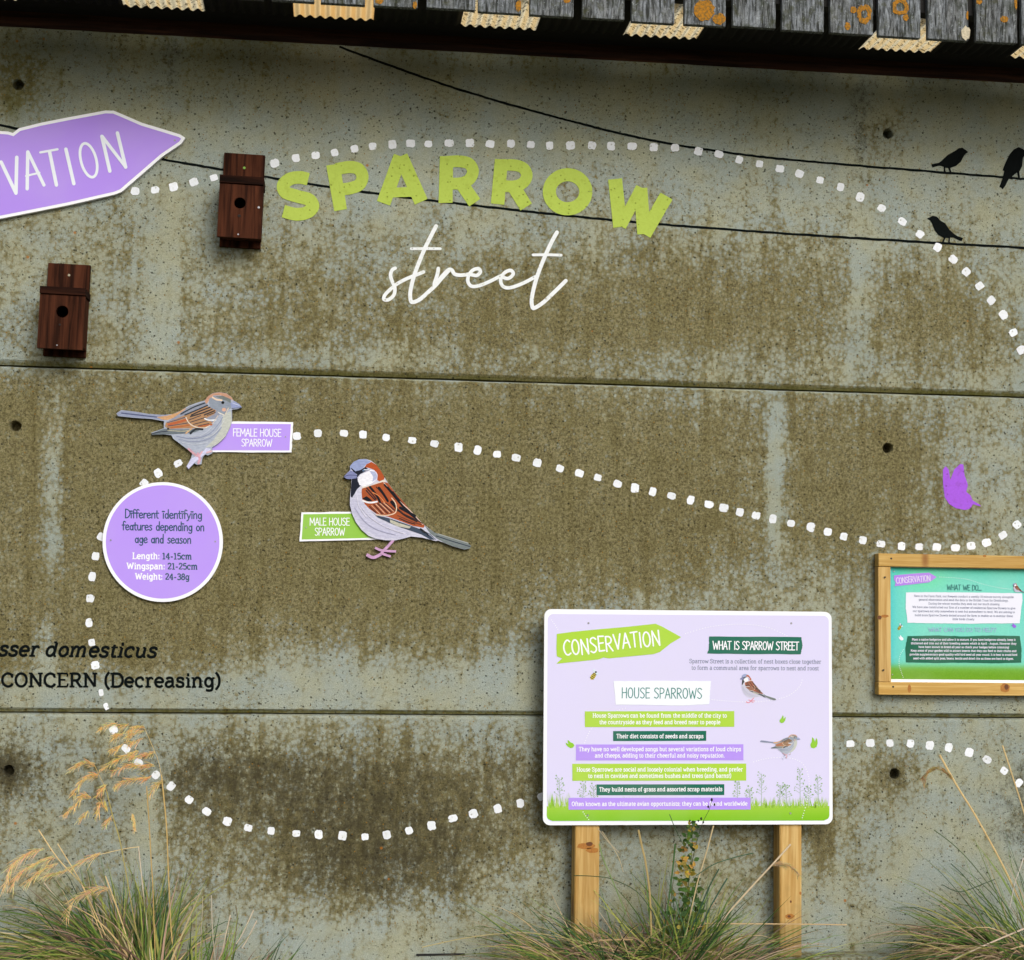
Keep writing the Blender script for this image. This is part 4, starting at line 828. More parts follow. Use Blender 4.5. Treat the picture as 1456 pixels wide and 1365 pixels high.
for i, (q, wd) in enumerate(MALE_LEGS):
    q = ZM(spline(q, 4)); L, R_ = [], []
    for j in range(len(q)):
        a, c = q[max(j-1, 0)], q[min(j+1, len(q)-1)]; l = math.hypot(c[0]-a[0], c[1]-a[1]); nx, ny = -(c[1]-a[1])/l*wd/14.56, (c[0]-a[0])/l*wd/14.56
        L.append((q[j][0]+nx, q[j][1]+ny)); R_.append((q[j][0]-nx, q[j][1]-ny))
    b.plate(L+R_[::-1], .002, .0168-.0003*i, C_(200, 158, 196))
tag(b.build('sparrow_legs', M_CRAY, mal)); screws([(435.4, 750)], .0085, mal, .003); screws([(602.3, 755.6)], .0200, mal, .0038, bpy.data.materials['black screw'])

# ------------------------------------------------------------------ sign on two posts
def rquad(c, r, n=6):
    """rounded quadrilateral, corners TL TR BR BL"""
    out = []
    for i in range(4):
        a, q, d_ = c[i-1], c[i], c[(i+1) % 4]
        v1 = ((a[0]-q[0]), (a[1]-q[1])); v2 = ((d_[0]-q[0]), (d_[1]-q[1])); l1 = math.hypot(*v1); l2 = math.hypot(*v2)
        u1 = (v1[0]/l1, v1[1]/l1); u2 = (v2[0]/l2, v2[1]/l2); cx, cy = q[0]+(u1[0]+u2[0])*r, q[1]+(u1[1]+u2[1])*r
        for k in range(n+1):
            t = math.pi/2*k/n; out.append((cx-u2[0]*r*math.cos(t)-u1[0]*r*math.sin(t), cy-u2[1]*r*math.cos(t)-u1[1]*r*math.sin(t)))
    return out
board = thing('post_sign', 'large white-rimmed lilac information sign standing on two timber posts', 'sign', P(978, 1350, .08))
SG = mapz(3.309, 760, 850); SS = 1/3.309; PB = .105
b = MB(); b.plate(rquad([(774.2, 866), (1182.4, 870), (1184, 1172), (772, 1173.4)], 10), PB-.012, PB, WHITE); pl = b.build('sign_panel', M_PRINT, board)
LIL = lin((216, 212, 244), .9); LIM = lin((168, 208, 62), .92); GRN = lin((18, 104, 84), .9); PUR = lin((178, 146, 240), .92)
b = MB(); b.poly(rquad([(778.9, 873), (1178.4, 875.6), (1179.4, 1166.8), (777.2, 1168.2)], 8), PB+.0003, LIL); b.build('lilac_face', M_PRINT, pl)
# printed meadow
b = MB()
def mlow(y):
    t = min(max((y-1146)/22, 0), 1); return lin((156-34*t, 200-14*t, 58-30*t), .92)
q = rquad([(778.3, 1130), (1179.2, 1130), (1179.4, 1166.8), (777.2, 1168.2)], 8)
inner = [(777.6, 1146.5)]+[z for z in q[7*0:0]]
rows = 8
for k in range(rows):
    t0, t1 = k/rows, (k+1)/rows
    def edge(t):
        y = 1146.5+t*(1167.4-1146.5); dd = max(0, y-(1167.4-8)); ins = 8-math.sqrt(max(0, 64-dd*dd)); return y, 777.6-.4*t+ins, 1179.3-ins
    ya, xa, xb = edge(t0); yb, xc, xd = edge(t1)
    b.add([P(xa, ya, PB+.0006), P(xb, ya-.6, PB+.0006), P(xd, yb-.6, PB+.0006), P(xc, yb, PB+.0006)], [(0, 3, 2, 1)], mlow((ya+yb)/2))
for k in range(900):
    x = R.uniform(780, 1177); h = R.uniform(5, 17)*(1.35 if x < 812 else 1); s_ = R.uniform(-4, 4)
    if 818 < x < 1064 and R.random() < .6: continue
    g = R.random(); b.poly([(x-.55, 1148.5), (x+.55, 1148.5), (x+s_, 1148-h)], PB+.0006+.00001*(k % 20), lin((128+g*50, 186+g*20, 30+g*70), .92))
for (sx_, hh) in ((797, 40), (828, 32), (845, 28), (1049, 34), (1083, 46), (1108, 30), (1119, 30), (1138, 52), (1164, 42), (1066, 24), (1150, 26)):
    tip = (sx_+R.uniform(-3, 3), 1146-hh); gc = lin((150, 176, 150), .92)
    b.ribbon([(sx_, 1146), tip], .6, PB+.0009, gc, False)
    for k in range(13):
        t = .35+.65*k/13; yy = 1146-hh*t; sd_ = (1 if k % 2 else -1)*R.uniform(3, 9)*(1.25-t*.8); xx = sx_+(tip[0]-sx_)*t
        b.ribbon([(xx, yy), (xx+sd_, yy-R.uniform(2, 6))], .45, PB+.00095, gc, False); b.ell(xx+sd_, yy-R.uniform(2, 6), R.uniform(.7, 1.3), R.uniform(.7, 1.3), PB+.001, lin((134, 172, 110), .92), 7)
b.build('printed_meadow', M_PRINT, pl)
def caption(pts, col, lines, tcol, name='caption_box', font=SLAB, wt=.17, cap=19, rnd=False, amp=0, wob=0, T=SG, S=SS, p=PB, gapw=0, par=None):
    b = MB(); q = T(pts)
    if amp: q = wobble(q, 9, amp)
    b.poly(q, p+.0013, col); o = b.build(name, M_PRINT, par or pl)
    for s_, xa, xb, ya, yb in lines:
        b = MB(); (x0, y0), (x1, y1) = T([(xa, ya), (xb, yb)]); text(b, s_, x0, x1, y0, cap*S, p+.0016, tcol, font, wt, y1, wob=wob, rnd=rnd, gapw=gapw); b.build('lettering', M_PRINT, o)
rect = lambda x0, y0, x1, y1: [(x0, y0), (x1, y0-1), (x1, y1-1), (x0, y1)]
caption([(105, 170), (180, 160), (280, 150), (430, 137), (570, 122), (600, 135), (690, 185), (640, 215), (590, 255), (560, 265), (350, 285), (325, 281), (300, 290), (103, 310), (130, 285), (105, 275), (103, 240)], LIM, [('CONSERVATION', 138, 600, 272, 222)], WHITE, 'printed_arrow', HAND, .105, 70, True, 0, .07, gapw=.03)
caption([(822, 182), (1255, 185), (1262, 225), (1252, 266), (812, 262), (820, 240)], GRN, [('WHAT IS SPARROW STREET', 838, 1244, 242, 246)], WHITE, 'caption_box', HAND, .125, 38, True, .35)
caption([(372, 392), (600, 390), (830, 392), (826, 450), (822, 500), (700, 507), (383, 503)], lin((238, 244, 252), .9), [('HOUSE SPARROWS', 409, 790, 471, 474)], lin((16, 124, 118), .9), 'caption_box', HAND, .085, 48, True, .3, gapw=.02)
caption(rect(237, 534, 940, 608), LIM, [('House Sparrows can be found from the middle of the city to', 273, 905, 563, 563), ('the countryside as they feed and breed near to people', 305, 875, 594, 594)], WHITE)
caption(rect(370, 627, 808, 674), GRN, [('Their diet consists of seeds and scraps', 385, 795, 660, 660)], WHITE)
caption(rect(195, 690, 983, 765), PUR, [('They have no well developed songs but several variations of loud chirps', 208, 972, 721, 721), ('and cheeps, adding to their cheerful and noisy reputation.', 284, 895, 751, 751)], WHITE)
caption(rect(178, 781, 996, 861), LIM, [('House Sparrows are social and loosely colonial when breeding, and prefer', 198, 980, 817, 816), ('to nest in cavities and sometimes bushes and trees (and barns!)', 252, 926, 847, 846)], WHITE)
caption(rect(292, 878, 893, 929), GRN, [('They build nests of grass and assorted scrap materials', 304, 884, 911, 909)], WHITE)
caption(rect(160, 941, 1017, 997), PUR, [('Often known as the ultimate avian opportunists; they can be found worldwide', 175, 1002, 979, 977)], WHITE)
b = MB(); c_ = lin((112, 122, 150), .9)
for s_, xa, xb, ya, yb in (('Sparrow Street is a collection of nest boxes close together', 728, 1349, 307, 310), ('to form a communal area for sparrows to nest and roost', 738, 1338, 338, 341)):
    (x0, y0), (x1, y1) = SG([(xa, ya), (xb, yb)]); text(b, s_, x0, x1, y0, 19*SS, PB+.0006, c_, SLAB, .13, y1)
b.build('lettering', M_PRINT, pl)
def dots(b, pts, T, p, sp=3.2, r=.62, col=None):
    q = T(spline(pts, 24)); acc = 0
    for i in range(1, len(q)):
        acc += math.hypot(q[i][0]-q[i-1][0], q[i][1]-q[i-1][1])
        if acc > sp: acc = 0; b.ell(q[i][0], q[i][1], r*1.2, r, p, col or WHITE, 8)
for q in ([(700, 172), (800, 142), (900, 127), (1000, 125), (1100, 140), (1190, 180)], [(1262, 375), (1245, 420), (1190, 462), (1100, 484), (1000, 490), (900, 485), (825, 478)], [(1020, 775), (1100, 755), (1180, 752), (1240, 765), (1275, 800), (1292, 860), (1287, 940), (1260, 1035)], [(72, 95), (95, 125), (112, 152)], [(440, 515), (330, 555), (265, 620), (233, 690)], [(222, 998), (240, 1025), (256, 1045)]):
    b = MB(); dots(b, q, SG, PB+.0012); o_ = b.build('printed_trail', M_PRINT, pl); o_['kind'] = 'stuff'
def bfly(b, cx, cy, s_, col, T, S, p, rot=0, flip=1):
    base = [(-5, -10), (-2, -14), (1, -4), (5, -13), (9, -16), (10, -4), (14, 4), (12, 12), (4, 14), (-3, 10), (-6, 0)]
    q = [(cx+flip*s_*(x*math.cos(rot)-y*math.sin(rot)), cy+s_*(x*math.sin(rot)+y*math.cos(rot))) for x, y in base]; b.poly(T(q), p, col)
def bee(b, cx, cy, s_, T, p, S):
    X, Y = T([(cx, cy)])[0]; k = s_*S
    b.ell(X+.16*k, Y-.25*k, .42*k, .22*k, p, lin((206, 222, 236), .92), 12, rot=.5); b.ell(X-.1*k, Y-.62*k, .3*k, .16*k, p+.00005, lin((214, 226, 240), .92), 12, rot=1.2)
    b.ell(X-.3*k, Y+.25*k, .62*k, .36*k, p+.0001, lin((206, 186, 60), .92), 16, rot=-1.0)
    for t in (-.36, -.08, .2, .44): cx_, cy_ = X-.3*k+t*.55*k, Y+.25*k-t*.85*k; b.ribbon([(cx_-.22*k, cy_-.14*k), (cx_+.22*k, cy_+.14*k)], .12*k, p+.0002, lin((34, 34, 30)))
    b.ell(X+.12*k, Y-.42*k, .16*k, .16*k, p+.0003, lin((30, 30, 28)), 10)
for a_ in ((163, 694, 1.45, -.75, 1), (1172, 575, 1.25, -.35, -1), (1322, 684, 1.75, 0, -1)):
    b = MB(); bfly(b, a_[0], a_[1], a_[2], lin((138, 196, 40), .92), SG, SS, PB+.0012, a_[3], a_[4]); b.build('printed_butterfly', M_PRINT, pl)
b = MB(); bee(b, 285, 362, 30, SG, PB+.0012, SS); b.build('printed_bee', M_PRINT, pl)
def TB(spec_x0, spec_x1, spec_y0, spec_y1, X0, X1, Y0, Y1, T):
    return lambda pts: T([(X0+(a-spec_x0)/(spec_x1-spec_x0)*(X1-X0), Y0+(c-spec_y0)/(spec_y1-spec_y0)*(Y1-Y0)) for a, c in pts])
b = MB(); TM_ = TB(62, 1385, 55, 1095, 966, 1137, 358, 496, SG); bird(b, MALE, TM_, .1296*SS, PB+.0014)
for q, wd in MALE_LEGS: b.ribbon(TM_(spline(q, 3)), wd*.13*SS, PB+.0013, C_(222, 130, 150))
b.build('printed_sparrow', M_PRINT, pl)
b = MB(); bird(b, FEM, TB(45, 1410, 97, 935, 1060, 1251, 642, 762, SG), .14*SS, PB+.0014); b.build('printed_sparrow', M_PRINT, pl)
screws(SG([(254, 119), (1208, 120), (251, 1024), (1204, 1014)]), PB+.0005, board, .0042)
for (xl, xr, lab) in ((817, 852, 'left post, with a large knot and resin stain under the panel'), (1108.5, 1140, 'right post, its foot standing on the ledge')):
    a_, c_ = P(xl, 1250, .092)[0], P(xr, 1250, .092)[0]; b = MB(); b.box(a_, c_, -.092, -.010 if xl < 900 else -.006, .0105 if xl > 900 else -.0255, P(980, 885, .092)[2], bev=.004); o_ = b.build('post', M_POST, board); o_['label'] = lab
    for (kx, ky, ka, kb, kc) in (((833, 1203, 13, 4.5, 0), (842, 1209, 9, 4, 0), (838, 1200, 5, 3, 1)) if xl < 900 else ((1123, 1303, 6.5, 3.8, 0), (1122, 1303, 2.5, 1.8, 1), (1138, 1270, 1.6, 2.4, 0), (1124.5, 1282, 1.4, 1.8, 1))):
        b = MB(); b.ell(kx, ky, ka, kb, .0923+.0002*kc, (1, 1, 1), 16, .1); b.build('knot', (M_KN1, M_KN2)[kc], o_)

# ------------------------------------------------------------------ timber-framed sign at the right
fs_ = thing('framed_sign', 'turquoise information panel in a timber frame, fixed to the wall at the right edge', 'sign', P(1366, 888))
FG = mapz(5.936, 1220, 770); FS = 1/5.936; PF = .022
FL, FR = 1249.2, 1490
def hrect(x0, x1, y0a, y1a, pf):
    """horizontal member: left end top y0a / bottom y1a in pixels"""
    a_, c_ = P(x0, y0a, pf), P(x0, y1a, pf); e_ = P(x1, y0a+2, pf); return a_[0], e_[0], c_[2], a_[2]
for (x0, x1, ya, yb, pf, mt) in ((FL, FR, 786.8, 805.2, .046, M_RAILW), (FL, FR, 970.0, 988.0, .046, M_RAILW), (FL-.6, 1266.3, 805.6, 969.6, .042, M_POST), (1472, FR, 809, 972, .042, M_POST)):
    X0, X1, Z0, Z1 = hrect(x0, x1, ya, yb, pf); b = MB(); b.box(X0, X1, -pf, -.001, Z0, Z1, bev=.002); b.build('frame_rail' if mt is M_RAILW else 'frame_stile', mt, fs_)
for (kx, ky, ka, kb, kc) in ((1293, 979, 2.6, 6, 0), (1429, 978, 7, 6.5, 0), (1431, 977, 3, 4, 1), (1250.5, 878, 3, 3, 1), (1258, 876, 6, 2.2, 0), (1400, 790.5, 2.5, 1.8, 0)):
    b = MB(); b.ell(kx, ky, ka, kb, (.0463 if ky > 960 or ky < 800 else .0423)+.0002*kc, (1, 1, 1), 16, .1); b.build('knot', (M_KN1, M_KN2)[kc], fs_)
b = MB(); nx_, ny_ = 110, 90
cor = [P(1265, 803, PF), P(1474, 806, PF), P(1474, 973, PF), P(1265, 972, PF)]
X0, X1 = cor[0][0], cor[1][0]; Z1, Z0 = cor[0][2], cor[3][2]
b.box(X0, X1, -PF+.0005, -.003, Z0, Z1, WHITE); pl = b.build('sign_panel', M_PRINT, fs_)
b = MB(); ztop = P(1266, 806.5, PF)[2]; zb = P(1266, 965.5, PF)[2]
for i in range(nx_):
    for j in range(ny_):
        u, v = (i+.5)/nx_, (j+.5)/ny_
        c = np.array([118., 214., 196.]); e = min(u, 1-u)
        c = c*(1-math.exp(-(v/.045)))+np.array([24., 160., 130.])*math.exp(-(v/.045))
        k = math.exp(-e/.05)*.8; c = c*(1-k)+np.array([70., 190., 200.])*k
        k = math.exp(-((u-.22)/.16)**2-((v-.1)/.1)**2)*.55; c = c*(1-k)+np.array([90., 222., 150.])*k
        k = 1/(1+math.exp(-(v-.885)/.016)); g = np.array([118., 176., 32.])*(1-v*.1); c = c*(1-k)+g*k
        c = c+np.array([R.uniform(-3, 3)]*3)
        xa, xb = X0+.003+(X1-X0-.006)*i/nx_, X0+.003+(X1-X0-.006)*(i+1)/nx_; za, zc = ztop+(zb-ztop)*j/ny_, ztop+(zb-ztop)*(j+1)/ny_
        b.add([(xa, -PF, za), (xb, -PF, za), (xb, -PF, zc), (xa, -PF, zc)], [(0, 3, 2, 1)], lin(tuple(np.clip(c, 0, 255)), .9))
b.build('turquoise_face', M_PRINT, pl)
KW = dict(T=FG, S=FS, p=PF, par=pl)
caption([(305, 285), (450, 272), (600, 262), (665, 300), (600, 345), (450, 362), (310, 377), (318, 345), (303, 320)], lin((176, 130, 232), .92), [('CONSERVATION', 322, 614, 354, 332)], lin((226, 214, 244), .9), 'printed_arrow', HAND, .12, 48, True, 0, .06, **KW)
L1 = [('Here in the Farm Park, our Keepers conduct a weekly 10 minute survey alongside', 472, 1314, 467, 477), ('general observation and send the data to the British Trust for Ornithology.', 512, 1270, 498, 507), ('During the winter months they seek out our much missing', 594, 1194, 531, 537), ('We have also constructed our first of a number of residential Sparrow Streets to give', 459, 1329, 560, 572), ('our sparrows not only somewhere to nest but somewhere to roost. We are aiming to', 462, 1324, 594, 604), ('build more Sparrow Streets dotted around the farm to enable us to monitor these', 479, 1307, 629, 637), ('little birds closely.', 797, 987, 662, 664)]
caption([(405, 430), (650, 428), (900, 430), (1385, 437), (1388, 500), (1378, 560), (1365, 690), (900, 693), (650, 690), (418, 685), (412, 620), (402, 560)], lin((232, 234, 248), .9), L1, lin((70, 84, 124), .9), 'caption_box', SLAB, .13, 17, False, .2, **KW)
L2 = [('Plant a native hedgerow and allow it to mature. If you have hedgerow already, keep it', 455, 1330, 835, 837), ('thickened and trim out of their breeding season which is April - August. However they', 446, 1337, 866, 870), ('have been known to breed all year so check your hedges before trimming!', 511, 1276, 897, 901), ('Keep areas of your garden wild to attract insects that they can feed to their chicks and', 445, 1337, 928, 932), ('provide supplementary good quality wild bird seed all year round. It is best to avoid bird', 436, 1344, 960, 964), ('seed with added split peas, beans, lentils and dried rice as these are hard to digest.', 466, 1314, 993, 997)]
caption([(418, 798), (650, 792), (900, 800), (1130, 792), (1366, 798), (1380, 900), (1378, 1022), (1130, 1028), (900, 1022), (650, 1025), (405, 1020), (400, 900)], lin((18, 98, 74), .9), L2, lin((226, 222, 240), .9), 'caption_box', SLAB, .20, 17, False, .2, **KW)
for s_, xa, xb, ya, yb, cp, cl, wt_ in (('WHAT WE DO...', 750, 1042, 408, 413, 45, lin((22, 110, 112), .9), .10), ('WHAT CAN YOU DO TO HELP?', 594, 1168, 760, 762, 34, lin((160, 182, 222), .9), .13)):
    b = MB(); (x0, y0), (x1, y1) = FG([(xa, ya), (xb, yb)]); text(b, s_, x0, x1, y0, cp*FS, PF+.0016, cl, HAND, wt_, y1, rnd=True); b.build('lettering', M_PRINT, pl)
for q in ([(672, 298), (900, 315), (1050, 358), (1200, 392), (1300, 402)], [(392, 900), (355, 960), (347, 1040), (365, 1100), (382, 1150)]):
    b = MB(); dots(b, q, FG, PF+.0012, 2.3, .45); o_ = b.build('printed_trail', M_PRINT, pl); o_['kind'] = 'stuff'
b = MB(); bfly(b, 1312, 714, 1.5, lin((150, 96, 226), .92), FG, FS, PF+.0014, -.6); b.build('printed_butterfly', M_PRINT, pl)
b = MB(); bfly(b, 358, 818, 1.6, lin((238, 242, 250), .9), FG, FS, PF+.0014, -.5); b.build('printed_butterfly', M_PRINT, pl)
b = MB(); bee(b, 360, 720, 34, FG, PF+.0014, FS); b.build('printed_bee', M_PRINT, pl)
b = MB(); bird(b, MALE, TB(62, 1385, 55, 1095, 1305, 1425, 350, 446, FG), .09*FS, PF+.002); b.build('printed_sparrow', M_PRINT, pl)
screws(FG([(281, 143), (227, 301), (215, 1085), (297, 1226)]), .0468, fs_, .004, mat_plain('dark screw', (.03, .025, .02), .6))
screws(FG([(303, 252), (290, 1122)]), PF+.001, fs_, .0028)

# ------------------------------------------------------------------ nest boxes
def nestbox(xt, yt, xb, yb, rot, label, hole, lids, screw=None):
    t0 = P(xt, yt, .02); b0 = P(xb, yb, .135); H = t0[2]-b0[2]; W = .163
    t = thing('nest_box', label, 'nest box', (b0[0], 0, b0[2]), 'dark wooden nest boxes on the wall')
    def part(name, x0, x1, y0, y1, z0, z1, bev=.0015):
        b = MB(); b.box(x0, x1, y0, y1, z0, z1, bev=bev); o = b.build(name, M_NEST, None, origin=(0, 0, 0)); o.parent = t; return o
    lid1 = P(xt, lids[0], .142)[2]-b0[2]; lid0 = P(xt, lids[1], .142)[2]-b0[2]       # lid sits below the top of the back board
    part('back_board', -.080, .076, -.020, -.001, -.011, H)
    part('side_panel', -.079, -.063, -.116, -.0205, .014, lid0-.001); part('side_panel', .063, .079, -.116, -.0205, .014, lid0-.001)
    part('base_panel', -.0625, .0625, -.116, -.0205, .014, .030)
    o = part('lid', -.083, .083, -.142, -.0205, lid0, lid1); o.data.materials[0] = M_NESTD
    # front panel with a round entrance hole cut through
    b = MB(); x0, x1, z0, z1 = -.0815, .0815, .0, lid0-.002; hq = P(hole[0], hole[1], .135); hr = hole[2]; hz_ = hq[2]-b0[2]; hx_ = hq[0]-t.location[0]-math.tan(math.radians(rot))*hz_; n = 32; yf, yb_ = -.135, -.1165
    per = []
    for k in range(n):
        a = 2*math.pi*k/n+math.pi/n; ca, sa = math.cos(a), math.sin(a)
        tx = ((x1-hx_) if ca > 0 else (x0-hx_))/(ca or 1e-9); tz = ((z1-hz_) if sa > 0 else (z0-hz_))/(sa or 1e-9); tt = min(tx, tz); per.append((hx_+ca*tt, hz_+sa*tt))
    # snap nearest perimeter samples to the corners
    for cx, cz in ((x0, z0), (x0, z1), (x1, z0), (x1, z1)):
        k = min(range(n), key=lambda i: (per[i][0]-cx)**2+(per[i][1]-cz)**2); per[k] = (cx, cz)
    cir = [(hx_+hr*math.cos(2*math.pi*k/n+math.pi/n), hz_+hr*math.sin(2*math.pi*k/n+math.pi/n)) for k in range(n)]
    vs = [(x, yf, z) for x, z in per]+[(x, yf, z) for x, z in cir]+[(x, yb_, z) for x, z in per]+[(x, yb_, z) for x, z in cir]
    fs = []
    for k in range(n):
        k2 = (k+1) % n; fs += [(k, k2, n+k2, n+k), (2*n+k, 3*n+k, 3*n+k2, 2*n+k2), (n+k, n+k2, 3*n+k2, 3*n+k), (k, 2*n+k, 2*n+k2, k2)]
    b.add(vs, fs); o = b.build('front_panel', M_NEST, None, origin=(0, 0, 0)); o.parent = t
    for (sx_, sy_, sz_, r_, m_) in screw:
        b = MB(); b.disc((sx_, sy_, sz_), r_, .002, (1, 1, 1), 10); o = b.build('screw', m_, None, origin=(0, 0, 0)); o.parent = t
    t.rotation_euler = (0, math.radians(rot), 0)
M_KNOT = mat_plain('dark knot', (.012, .007, .005), .8); M_GRN = mat_plain('green screw cap', lin((120, 170, 60)), .5)
nestbox(344.5, 218.5, 339.6, 337.8, 1.3, 'dark brown nest box with a green screw, between the purple arrow and the green title', (341, 288.5, .0215), (250, 261), screw=[(-.001, -.0201, .3, .0055, M_GRN), (.068, -.1351, .12, .005, M_METAL), (-.003, -.1351, .083, .006, M_KNOT), (-.003, -.1351, .012, .0035, M_METAL)])
nestbox(91, 375, 84.7, 496, 1.1, 'dark brown nest box hanging low beneath the purple arrow, near the left edge', (88.5, 443, .0225), (408, 418.5), screw=[(-.001, -.0201, .30, .005, M_PALE), (-.004, -.1351, .09, .004, M_KNOT), (-.01, -.1351, .013, .003, M_METAL)])

# ------------------------------------------------------------------ eaves: boards, roof sheets, beam
eav = thing('eaves_boarding', 'row of weathered grey vertical boards with orange lichen along the eaves', 'cladding', (0, -.68, P(465, 10, .68)[2]))
PBD = .57
BD = [(-335, -268), (-262, -198), (-190, -128), (-118, -56), (-46, 15), (26, 87), (98, 159), (170, 231), (242, 303), (314, 375), (386, 447), (456, 519), (531, 593.6), (606.6, 675.8), (679.7, 741), (753, 815.5), (828, 888), (898, 959), (973, 1032), (1042, 1103), (1112, 1171.5), (1180.5, 1241.5), (1249, 1309), (1319.5, 1377), (1388, 1446.5), (1453, 1513), (1524, 1584), (1595, 1655), (1666, 1728), (1738, 1800)]
YB = {519: 5.5, 593.6: 9.5, 675.8: 12.5, 741: 18, 815.5: 22.5, 888: 26.5, 959: 32, 1032: 36, 1103: 38.5, 1171.5: 44, 1241.5: 48, 1309: 52.5, 1377: 56.5, 1446.5: 60, 1513: 64}
LI = [(1001, 14, 15, 15, 0), (1023, 27, 9, 8, 0), (1280, 10, 12.5, 12, 6.5), (1288, 25, 4, 5, 0), (1229, 20, 10.5, 13, 4.6), (1213.5, 14, 4.5, 5, 0), (1205, 37, 4, 5.5, 0), (1428, 27, 5.5, 4.6, 0), (1392, 2, 4.5, 4, 0), (737.5, 8, 4.5, 8, 0), (590, 7, 3, 5.5, 0), (539, 1.5, 6, 4, 0), (806, 1, 5, 3, 0), (1376, 22, 2.4, 6, 0), (1445, 4, 2.5, 9, 0)]
for x0, x1 in BD:
    y = YB.get(x1, 5.5+(x1-519)*.0585); a_, c_ = P(x0, y, PBD), P(x1, y, PBD)
    b = MB(); j = R.uniform(-.004, .004); b.box(a_[0], c_[0], -PBD, -PBD+.022, a_[2]/2+c_[2]/2, a_[2]+.19+R.uniform(-.01, .01), bev=.0015); o_ = b.build('plank', M_GREY, eav)
    for (lx, ly, rx, ry, hole) in LI:
        if x0-1 <= lx <= x1+1:
            b = MB()
            lo, hi = x0+.3, x1-.3
            n = 22; ring = [(min(max(lx+rx*(1+R.uniform(-.16, .16))*math.cos(2*math.pi*k/n), lo), hi), ly+ry*(1+R.uniform(-.16, .16))*math.sin(2*math.pi*k/n)) for k in range(n)]
            if hole:
                ins = [(lx+(qx-lx)*hole/rx, ly+(qy-ly)*hole/rx) for qx, qy in ring]; v_ = [P(qx, qy, PBD+.002) for qx, qy in ring+ins]; b.add(v_, [(k, n+k, n+(k+1) % n, (k+1) % n) for k in range(n)])
            else: b.poly(ring, PBD+.002)
            b.build('lichen', M_LICH, o_)
    if x0 == 1319.5:
        b = MB(); b.ell(1373, 47, 6.5, 10, PBD+.004, (1, 1, 1), 16, .15); b.build('bracket_fungus', M_PALE, o_)
# roof: dark corrugated sheets with translucent ones let in between
roof = thing('canopy_roof', 'dark corrugated canopy roof with translucent sheets glowing between the boards and the wall top', 'roof', (0, -.3, Z_TOP+.1))
ZR = Z_TOP+.055; P1, P2 = .125, .49
def sheet(x0, x1, y0, y1, z, name, mat, amp, pitch, parent, ph=0, drop=0.0):
    n = int((x1-x0)/(pitch/8)); b = MB(); vs = []
    thin = name == 'rooflight_sheet'
    for yy, zz in ((y0, z), (y1, z+(y0-y1)*-drop)):
        for th in (0, .004):
            vs += [(x0+(x1-x0)*k/n, yy, zz+th+amp*math.cos(2*math.pi*((x0+(x1-x0)*k/n))/pitch+ph)) for k in range(n+1)]
    m_ = n+1; A, B_, Cc, Dd = 0, m_, 2*m_, 3*m_
    fs = []
    for k in range(n): fs += [(A+k, A+k+1, Cc+k+1, Cc+k), (B_+k, Dd+k, Dd+k+1, B_+k+1), (A+k, B_+k, B_+k+1, A+k+1), (Cc+k, Cc+k+1, Dd+k+1, Dd+k)]
    if thin: fs = [f for i_, f in enumerate(fs) if i_ % 4 == 0]
    b.add(vs, fs); return b.build(name, mat, parent, smooth=True)
RLS = [(-88, 29, 9, 1), (175, 291.5, 22, 1), (417.5, 531.5, 36, 0), (655, 762, 49.5, 1), (885.5, 990.5, 61, 1), (1220.5, 1323, 78, 1), (1437, 1545, 90, 1)]
xr = [XS0]
for x0, x1, y, k in RLS:
    a_, c_ = P(x0, y, P1)[0], P(x1, y, P1)[0]
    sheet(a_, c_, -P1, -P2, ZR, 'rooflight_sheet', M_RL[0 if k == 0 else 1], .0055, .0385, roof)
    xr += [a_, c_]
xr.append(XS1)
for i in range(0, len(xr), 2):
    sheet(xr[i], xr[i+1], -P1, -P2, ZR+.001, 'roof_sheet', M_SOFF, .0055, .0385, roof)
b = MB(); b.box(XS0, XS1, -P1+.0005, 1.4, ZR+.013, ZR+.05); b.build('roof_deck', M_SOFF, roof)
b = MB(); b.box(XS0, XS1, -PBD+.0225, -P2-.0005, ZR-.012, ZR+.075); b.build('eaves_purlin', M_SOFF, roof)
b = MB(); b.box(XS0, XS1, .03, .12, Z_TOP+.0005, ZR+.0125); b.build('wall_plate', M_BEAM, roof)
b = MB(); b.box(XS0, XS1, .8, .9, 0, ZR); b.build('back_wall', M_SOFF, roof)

# ------------------------------------------------------------------ ground
b = MB(); n = 40; gs = [(x, y) for y in np.linspace(-14, .3, n) for x in np.linspace(-16, 18, n)]
b.add([(x, y, -.13+R.uniform(-.012, .012)+(-.015*max(0, -y-1))) for x, y in gs], [(j*n+i, j*n+i+1, (j+1)*n+i+1, (j+1)*n+i) for j in range(n-1) for i in range(n-1)])
tag(b.build('ground', mat_plain('worn grass and soil', (.085, .080, .045), .95, 12, .6), None, smooth=True), 'bare soil and worn grass in front of the wall', kind='structure')
b = MB(); b.add([(-900, -900, -.75), (900, -900, -.75), (900, 900, -.75), (-900, 900, -.75)], [(0, 1, 2, 3)]); tag(b.build('field', mat_plain('far field', (.07, .08, .04), .95, .5, .4), None), 'flat field reaching to the horizon', kind='structure')

